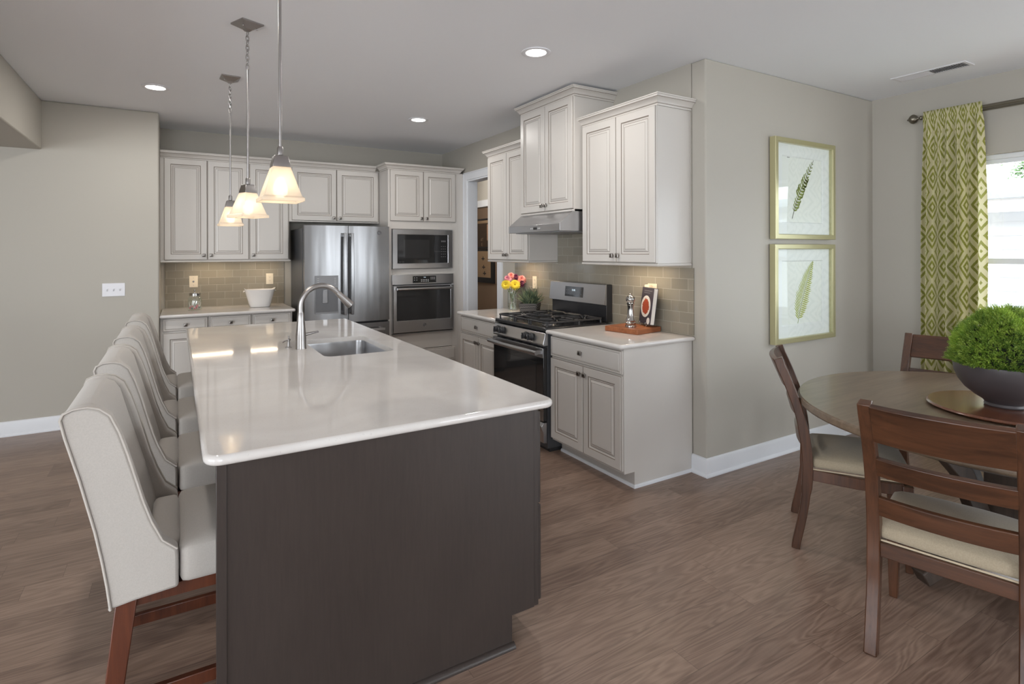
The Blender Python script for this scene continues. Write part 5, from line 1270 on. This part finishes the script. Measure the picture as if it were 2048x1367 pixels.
# spiky plant in woven pot
PX_, PY_ = 2.855, 4.43
t = thing('potted_succulent', (PX_, PY_, .9145), 'spiky grey-green plant in a dark woven square pot left of the range', 'potted plant')
M['woven'] = None
m, nt, p = newmat('woven_grey_pot'); br = node(nt, 'ShaderNodeTexChecker', {'Vector': objco(nt, (1, 1, 1)), 'Scale': 90.0, 'Color1': rgb(120, 116, 112), 'Color2': rgb(66, 63, 62)}); nt.links.new(br.outputs[0], p.inputs['Base Color']); setin(p, Roughness=.8)
bmp = node(nt, 'ShaderNodeBump', {'Height': br.outputs[1], 'Strength': .6, 'Distance': .003}); nt.links.new(bmp.outputs[0], p.inputs['Normal']); M['woven'] = m
def rsq(a, z, rz=.75):
    out = []
    for (x, y) in rrect(-a, a, -a, a, [.02] * 4, 4): out.append((PX_ + x * math.cos(rz) - y * math.sin(rz), PY_ + x * math.sin(rz) + y * math.cos(rz), z))
    return out
off(MB().rings([rsq(.078, .915), rsq(.090, .995), rsq(.090, 1.008), rsq(.084, 1.008), rsq(.082, .990)]).build('pot', 'woven', None, smooth=40), t)
mb = MB(); rv = []
for i in range(190):
    a = rnd.uniform(0, 2 * PI); tl = rnd.random() ** .7 * 1.12; L = rnd.uniform(.12, .20) * (1 - .18 * tl); d = Vector((math.sin(tl) * math.cos(a), math.sin(tl) * math.sin(a), math.cos(tl)))
    b0 = Vector((PX_ + rnd.uniform(-.035, .035), PY_ + rnd.uniform(-.035, .035), .985)); sd = d.cross(Vector((0, 0, 1)))
    sd = sd.normalized() if sd.length > .01 else Vector((1, 0, 0)); nn = sd.cross(d).normalized(); w = .0056; v = rnd.random() ** 1.5
    P_ = [b0, b0 + d * L * .45 + nn * .004, b0 + d * L * .8 + nn * .004 * 1, b0 + d * L]
    P_ = [Vector((min(q.x, XW - .018), q.y, max(q.z, .93))) for q in P_]
    o0 = len(mb.v)
    for q, ww in zip(P_, (w * .8, w, w * .7, .0004)):
        mb.v += [tuple(q + sd * ww), tuple(q + nn * ww * .6), tuple(q - sd * ww), tuple(q - nn * ww * .6)]; rv.extend([v] * 4)
    for k in range(3):
        for j in range(4): mb.f.append((o0 + 4 * k + j, o0 + 4 * k + (j + 1) % 4, o0 + 4 * k + 4 + (j + 1) % 4, o0 + 4 * k + 4 + j)); mb.m.append(0)
o = mb.build('foliage', 'succleaf', None); at = o.data.attributes.new('rnd', 'FLOAT', 'POINT'); at.data.foreach_set('value', rv); off(o, t)

# board, pepper mill, cookbook
t = MB().box(-.135, .135, -.145, .145, 0, .036).build('cutting_board', 'boardwood', None, bevel=.003)
t.location = (2.828, 3.02, .9145); t.rotation_euler = (0, 0, math.radians(9)); tag(t, 'thick reddish wooden board under the pepper mill and cookbook', 'cutting board')
t = thing('pepper_mill', (2.775, 2.985, .951), 'polished silver pepper mill on the wooden board', 'pepper mill')
mx, my_ = 2.775, 2.985; z0 = .951
b_ = off(MB().lathe([(0.0001, z0), (0.0391, z0), (0.0391, z0 + .012), (0.0345, z0 + .016), (0.0368, z0 + .024), (0.0379, z0 + .034), (0.0333, z0 + .040), (0.0356, z0 + .048), (0.0310, z0 + .056), (0.0242, z0 + .085), (0.0207, z0 + .115), (0.0201, z0 + .140), (0.0242, z0 + .160), (0.0001, z0 + .160)], (mx, my_, 0), 36).build('mill_body', 'chrome', None, smooth=30), t)
off(MB().lathe([(0.0001, z0 + .161), (0.0264, z0 + .161), (0.0276, z0 + .170), (0.0230, z0 + .176), (0.0299, z0 + .186), (0.0333, z0 + .198), (0.0299, z0 + .212), (0.0207, z0 + .222), (0.0080, z0 + .226), (0.0057, z0 + .231), (0.0080, z0 + .237), (0.0001, z0 + .241)], (mx, my_, 0), 36).build('mill_head', 'chrome', None, smooth=30), t)
# local frame: x along cover width (near edge -> far edge), y = thickness into the page block, z up; leaning back slightly
nz_ = Vector((2.868, 2.892, .968)); e = Vector((math.sin(math.radians(20)), math.cos(math.radians(20)), 0)); th = Vector((e.y, -e.x, 0)); lean = (Vector((0, 0, 1)) + th * .13).normalized(); th2 = e.cross(lean); th2 = th2 if th2.dot(th) > 0 else -th2
BM = Matrix(((e.x, th2.x, lean.x, nz_.x), (e.y, th2.y, lean.y, nz_.y), (e.z, th2.z, lean.z, nz_.z), (0, 0, 0, 1)))
def bk(mb, name, mat, root, bevel=0, **k):
    mb.v = [tuple(BM @ Vector(v)) for v in mb.v]; return off(mb.build(name, mat, None, bevel=bevel, **k), root)
t = thing('cookbook', tuple(nz_), 'dark cookbook with a plate of food on its cover, leaning on the board', 'book')
BW, BH, BT = .185, .262, .034
cv = bk(MB().box(-.003, BW, 0, .003, 0, BH).box(-.003, BW, BT - .003, BT, 0, BH).box(BW, BW + .003, 0, BT, 0, BH), 'cover', 'coverdark', t, .001)
bk(MB().box(0, BW - .002, .0031, BT - .0031, .004, BH - .004), 'pages', 'pages', t)
def disc(cx, cz, r, y0, y1, jag=0, n=36, seed=1):
    q = random.Random(seed); poly = [(cx + (r + q.uniform(-jag, jag)) * math.cos(2 * PI * k / n), cz + (r + q.uniform(-jag, jag)) * math.sin(2 * PI * k / n)) for k in range(n)]
    return MB().prism(poly, y0, y1, 'y')
fix_sub(bk(disc(.10, .125, .078, -.0006, -.0001), 'printed_plate', 'dish', t), cv); fix_sub(bk(disc(.10, .125, .055, -.0011, -.0007, .007), 'printed_food', 'food', t), cv)
fix_sub(bk(disc(.035, .025, .024, -.0006, -.0001), 'printed_plate', 'dish', t), cv)
mb = MB()
for k, (w_, z_) in enumerate(((.13, .235), (.10, .220))): mb.box(.15 - w_, .15, -.0006, -.0001, z_, z_ + .006)
fix_sub(bk(mb, 'printed_title', 'grey_ink', t), cv)
t = thing('book_stand', (2.86, 2.93, .951), 'small scrolled wire easel holding the cookbook', 'book stand')
for s in (.045, .14):
    mb = MB(); mb.tube([BM @ Vector((s, BT + .006, .12)), BM @ Vector((s, BT + .006, -.004)), BM @ Vector((s, -.010, -.006)), BM @ Vector((s, -.016, .004)), BM @ Vector((s, -.012, .012))], .0022, 8)
    mb.tube([BM @ Vector((s, -.004, -.006)), BM @ Vector((s, -.006, -.0125))], .0022, 8)
    off(mb.build('bracket_arm', 'chrome', None, smooth=60), t)
off(MB().tube([BM @ Vector((.045, BT + .006, .10)), BM @ Vector((.14, BT + .006, .10))], .0022, 8).build('cross_bar', 'chrome', None, smooth=60), t)

# ------------------------------------------------------------------ pictures in the study beyond the doorway
t = thing('framed_poster', (5.99, 11.1, 1.56), 'dark collage poster with warm colour blocks seen through the doorway', 'picture')
off(box('poster_frame', (5.975, 5.998, 10.62, 11.65, 1.56, 2.235), 'blackframe'), t)
M['art1'] = plain('art_brown', rgb(92, 74, 60), .7, var=.5, vscale=14); M['art2'] = plain('art_orange', rgb(204, 150, 112), .7, var=.4, vscale=16); M['art3'] = plain('art_tan', rgb(176, 150, 120), .7)
off(box('poster_print', (5.972, 5.9745, 10.65, 11.62, 1.60, 2.20), 'art1'), t)
off(box('poster_block', (5.970, 5.9718, 10.70, 11.03, 1.74, 2.10), 'art2'), t)
off(box('poster_block', (5.970, 5.9718, 10.66, 11.60, 2.13, 2.19), 'art3'), t)
text_obj('poster_lettering', 'AT', .10, (5.9712, 11.27, 1.76), 'R', 'art3', t); text_obj('poster_lettering', 'E', .10, (5.9712, 11.27, 1.65), 'R', 'art3', t)
t = thing('framed_print', (5.99, 11.1, .80), 'black framed cream print with small dark marks, lower picture through the doorway', 'picture')
off(box('print_frame', (5.965, 5.998, 10.705, 11.65, .79, 1.545), 'blackframe'), t)
off(box('print_paper', (5.962, 5.9645, 10.85, 11.56, .91, 1.50), 'art3'), t)
for (y, z) in ((11.17, 1.14), (11.20, 1.33), (11.13, 1.0)): off(MB().box(5.960, 5.9618, y - .07, y + .07, z - .012, z + .012).box(5.9600, 5.9618, y - .015, y + .015, z - .04, z + .05).build('ink_mark', 'blackframe', None), t)
t = thing('added_hall_light', (3.75, 7.9, CEIL), 'unseen flush ceiling light added to brighten the hall beyond the doorway', 'ceiling light')  # fixture added out of view to brighten the hall
off(MB().lathe([(.0001, CEIL - .001), (.12, CEIL - .001), (.12, CEIL - .02), (.09, CEIL - .06), (.0001, CEIL - .07)], (3.75, 7.9, 0), 32).build('diffuser', 'can', None, smooth=40), t)
for (x, y, en) in ((3.75, 7.9, 30), (5.2, 9.9, 30)):  # added fill points that brighten the hall and the study
    l = bpy.data.lights.new('hall_fill', 'POINT'); l.energy = en * (.35 if x < 4 else 1.0); l.color = (1, .93, .85); l.shadow_soft_size = .12
    lo = bpy.data.objects.new('hall_fill', l); COL.objects.link(lo); lo.location = (x, y, CEIL - .2)

# ------------------------------------------------------------------ outside the dining window
struct(box('ground', (XWIN + .14, 30, -14, 20, -.5, -.35), plain('pale_bounce_ground', rgb(206, 204, 196), .9, var=.1)), 'unseen ground outside, made pale to bounce daylight indoors')  # ground kept pale so it bounces daylight up to the ceiling
NX = 9.5
t = thing('neighbor_house', (NX, 3, -.35), 'white sided neighbouring house seen through the dining window', 'house')
off(box('wall', (NX + .02, NX + 6, -8, 12, -.35, 2.05), 'siding'), t)
mb = MB()
for k in range(13):
    z = -.35 + k * .185; mb.prism([(NX + .019, z), (NX - .005, z), (NX + .012, z + .184), (NX + .019, z + .184)], -8, 12, 'y')
off(mb.build('siding', 'siding', None), t)
off(box('fascia', (NX - .42, NX - .38, -8.4, 12.4, 1.98, 2.17), 'trim'), t)
off(box('soffit', (NX - .38, NX + .02, -8.4, 12.4, 2.02, 2.05), 'siding'), t)
off(MB().prism([(NX - .50, 2.15), (NX - .42, 2.15), (NX - .40, 2.25), (NX - .52, 2.25)], -8.4, 12.4, 'y').build('gutter', 'roof', None), t)
off(MB().prism([(NX - .42, 2.25), (NX + .9, 2.52), (NX + 6.4, 2.25), (NX + 6.4, 2.20), (NX - .42, 2.20)], -8.4, 12.4, 'y').build('roof', 'roof', None), t)
TK = Vector((17.6, 3.35, 0))
t = thing('garden_tree', (17.6, 3.35, -.35), 'leafy green tree beyond the neighbouring roof, at the window edge', 'tree')
off(MB().tube([(17.6, 3.35, -.35), (17.6, 3.4, 1.6), (17.5, 3.45, 3.2), (17.4, 3.5, 4.4)], [.18, .14, .10, .04], 10).tube([(17.5, 3.45, 3.0), (17.3, 4.2, 3.3), (17.2, 4.9, 3.34)], [.05, .03, .01], 6).build('trunk', 'bark', None, smooth=60), t)
mb = MB(); rnd = random.Random(9)
for i in range(2600):
    if i < 260: c = Vector((rnd.gauss(17.1, .2), rnd.gauss(5.02, .15), rnd.gauss(3.32, .14)))
    else:
        d = Vector((rnd.gauss(0, 1), rnd.gauss(0, 1), rnd.gauss(0, 1))).normalized() * (rnd.random() ** .4); c = Vector((17.5 + d.x * 1.4, 3.35 + d.y * 1.5, 4.2 + d.z * 1.3))
    a = Vector((rnd.gauss(0, 1), rnd.gauss(0, 1), rnd.gauss(0, 1))).normalized(); b = a.orthogonal().normalized() * .028; a = a * .06
    mb.add([c - a, c + b, c + a, c - b], [(0, 1, 2, 3)])
off(mb.build('foliage', 'tree', None, recalc=False), t)
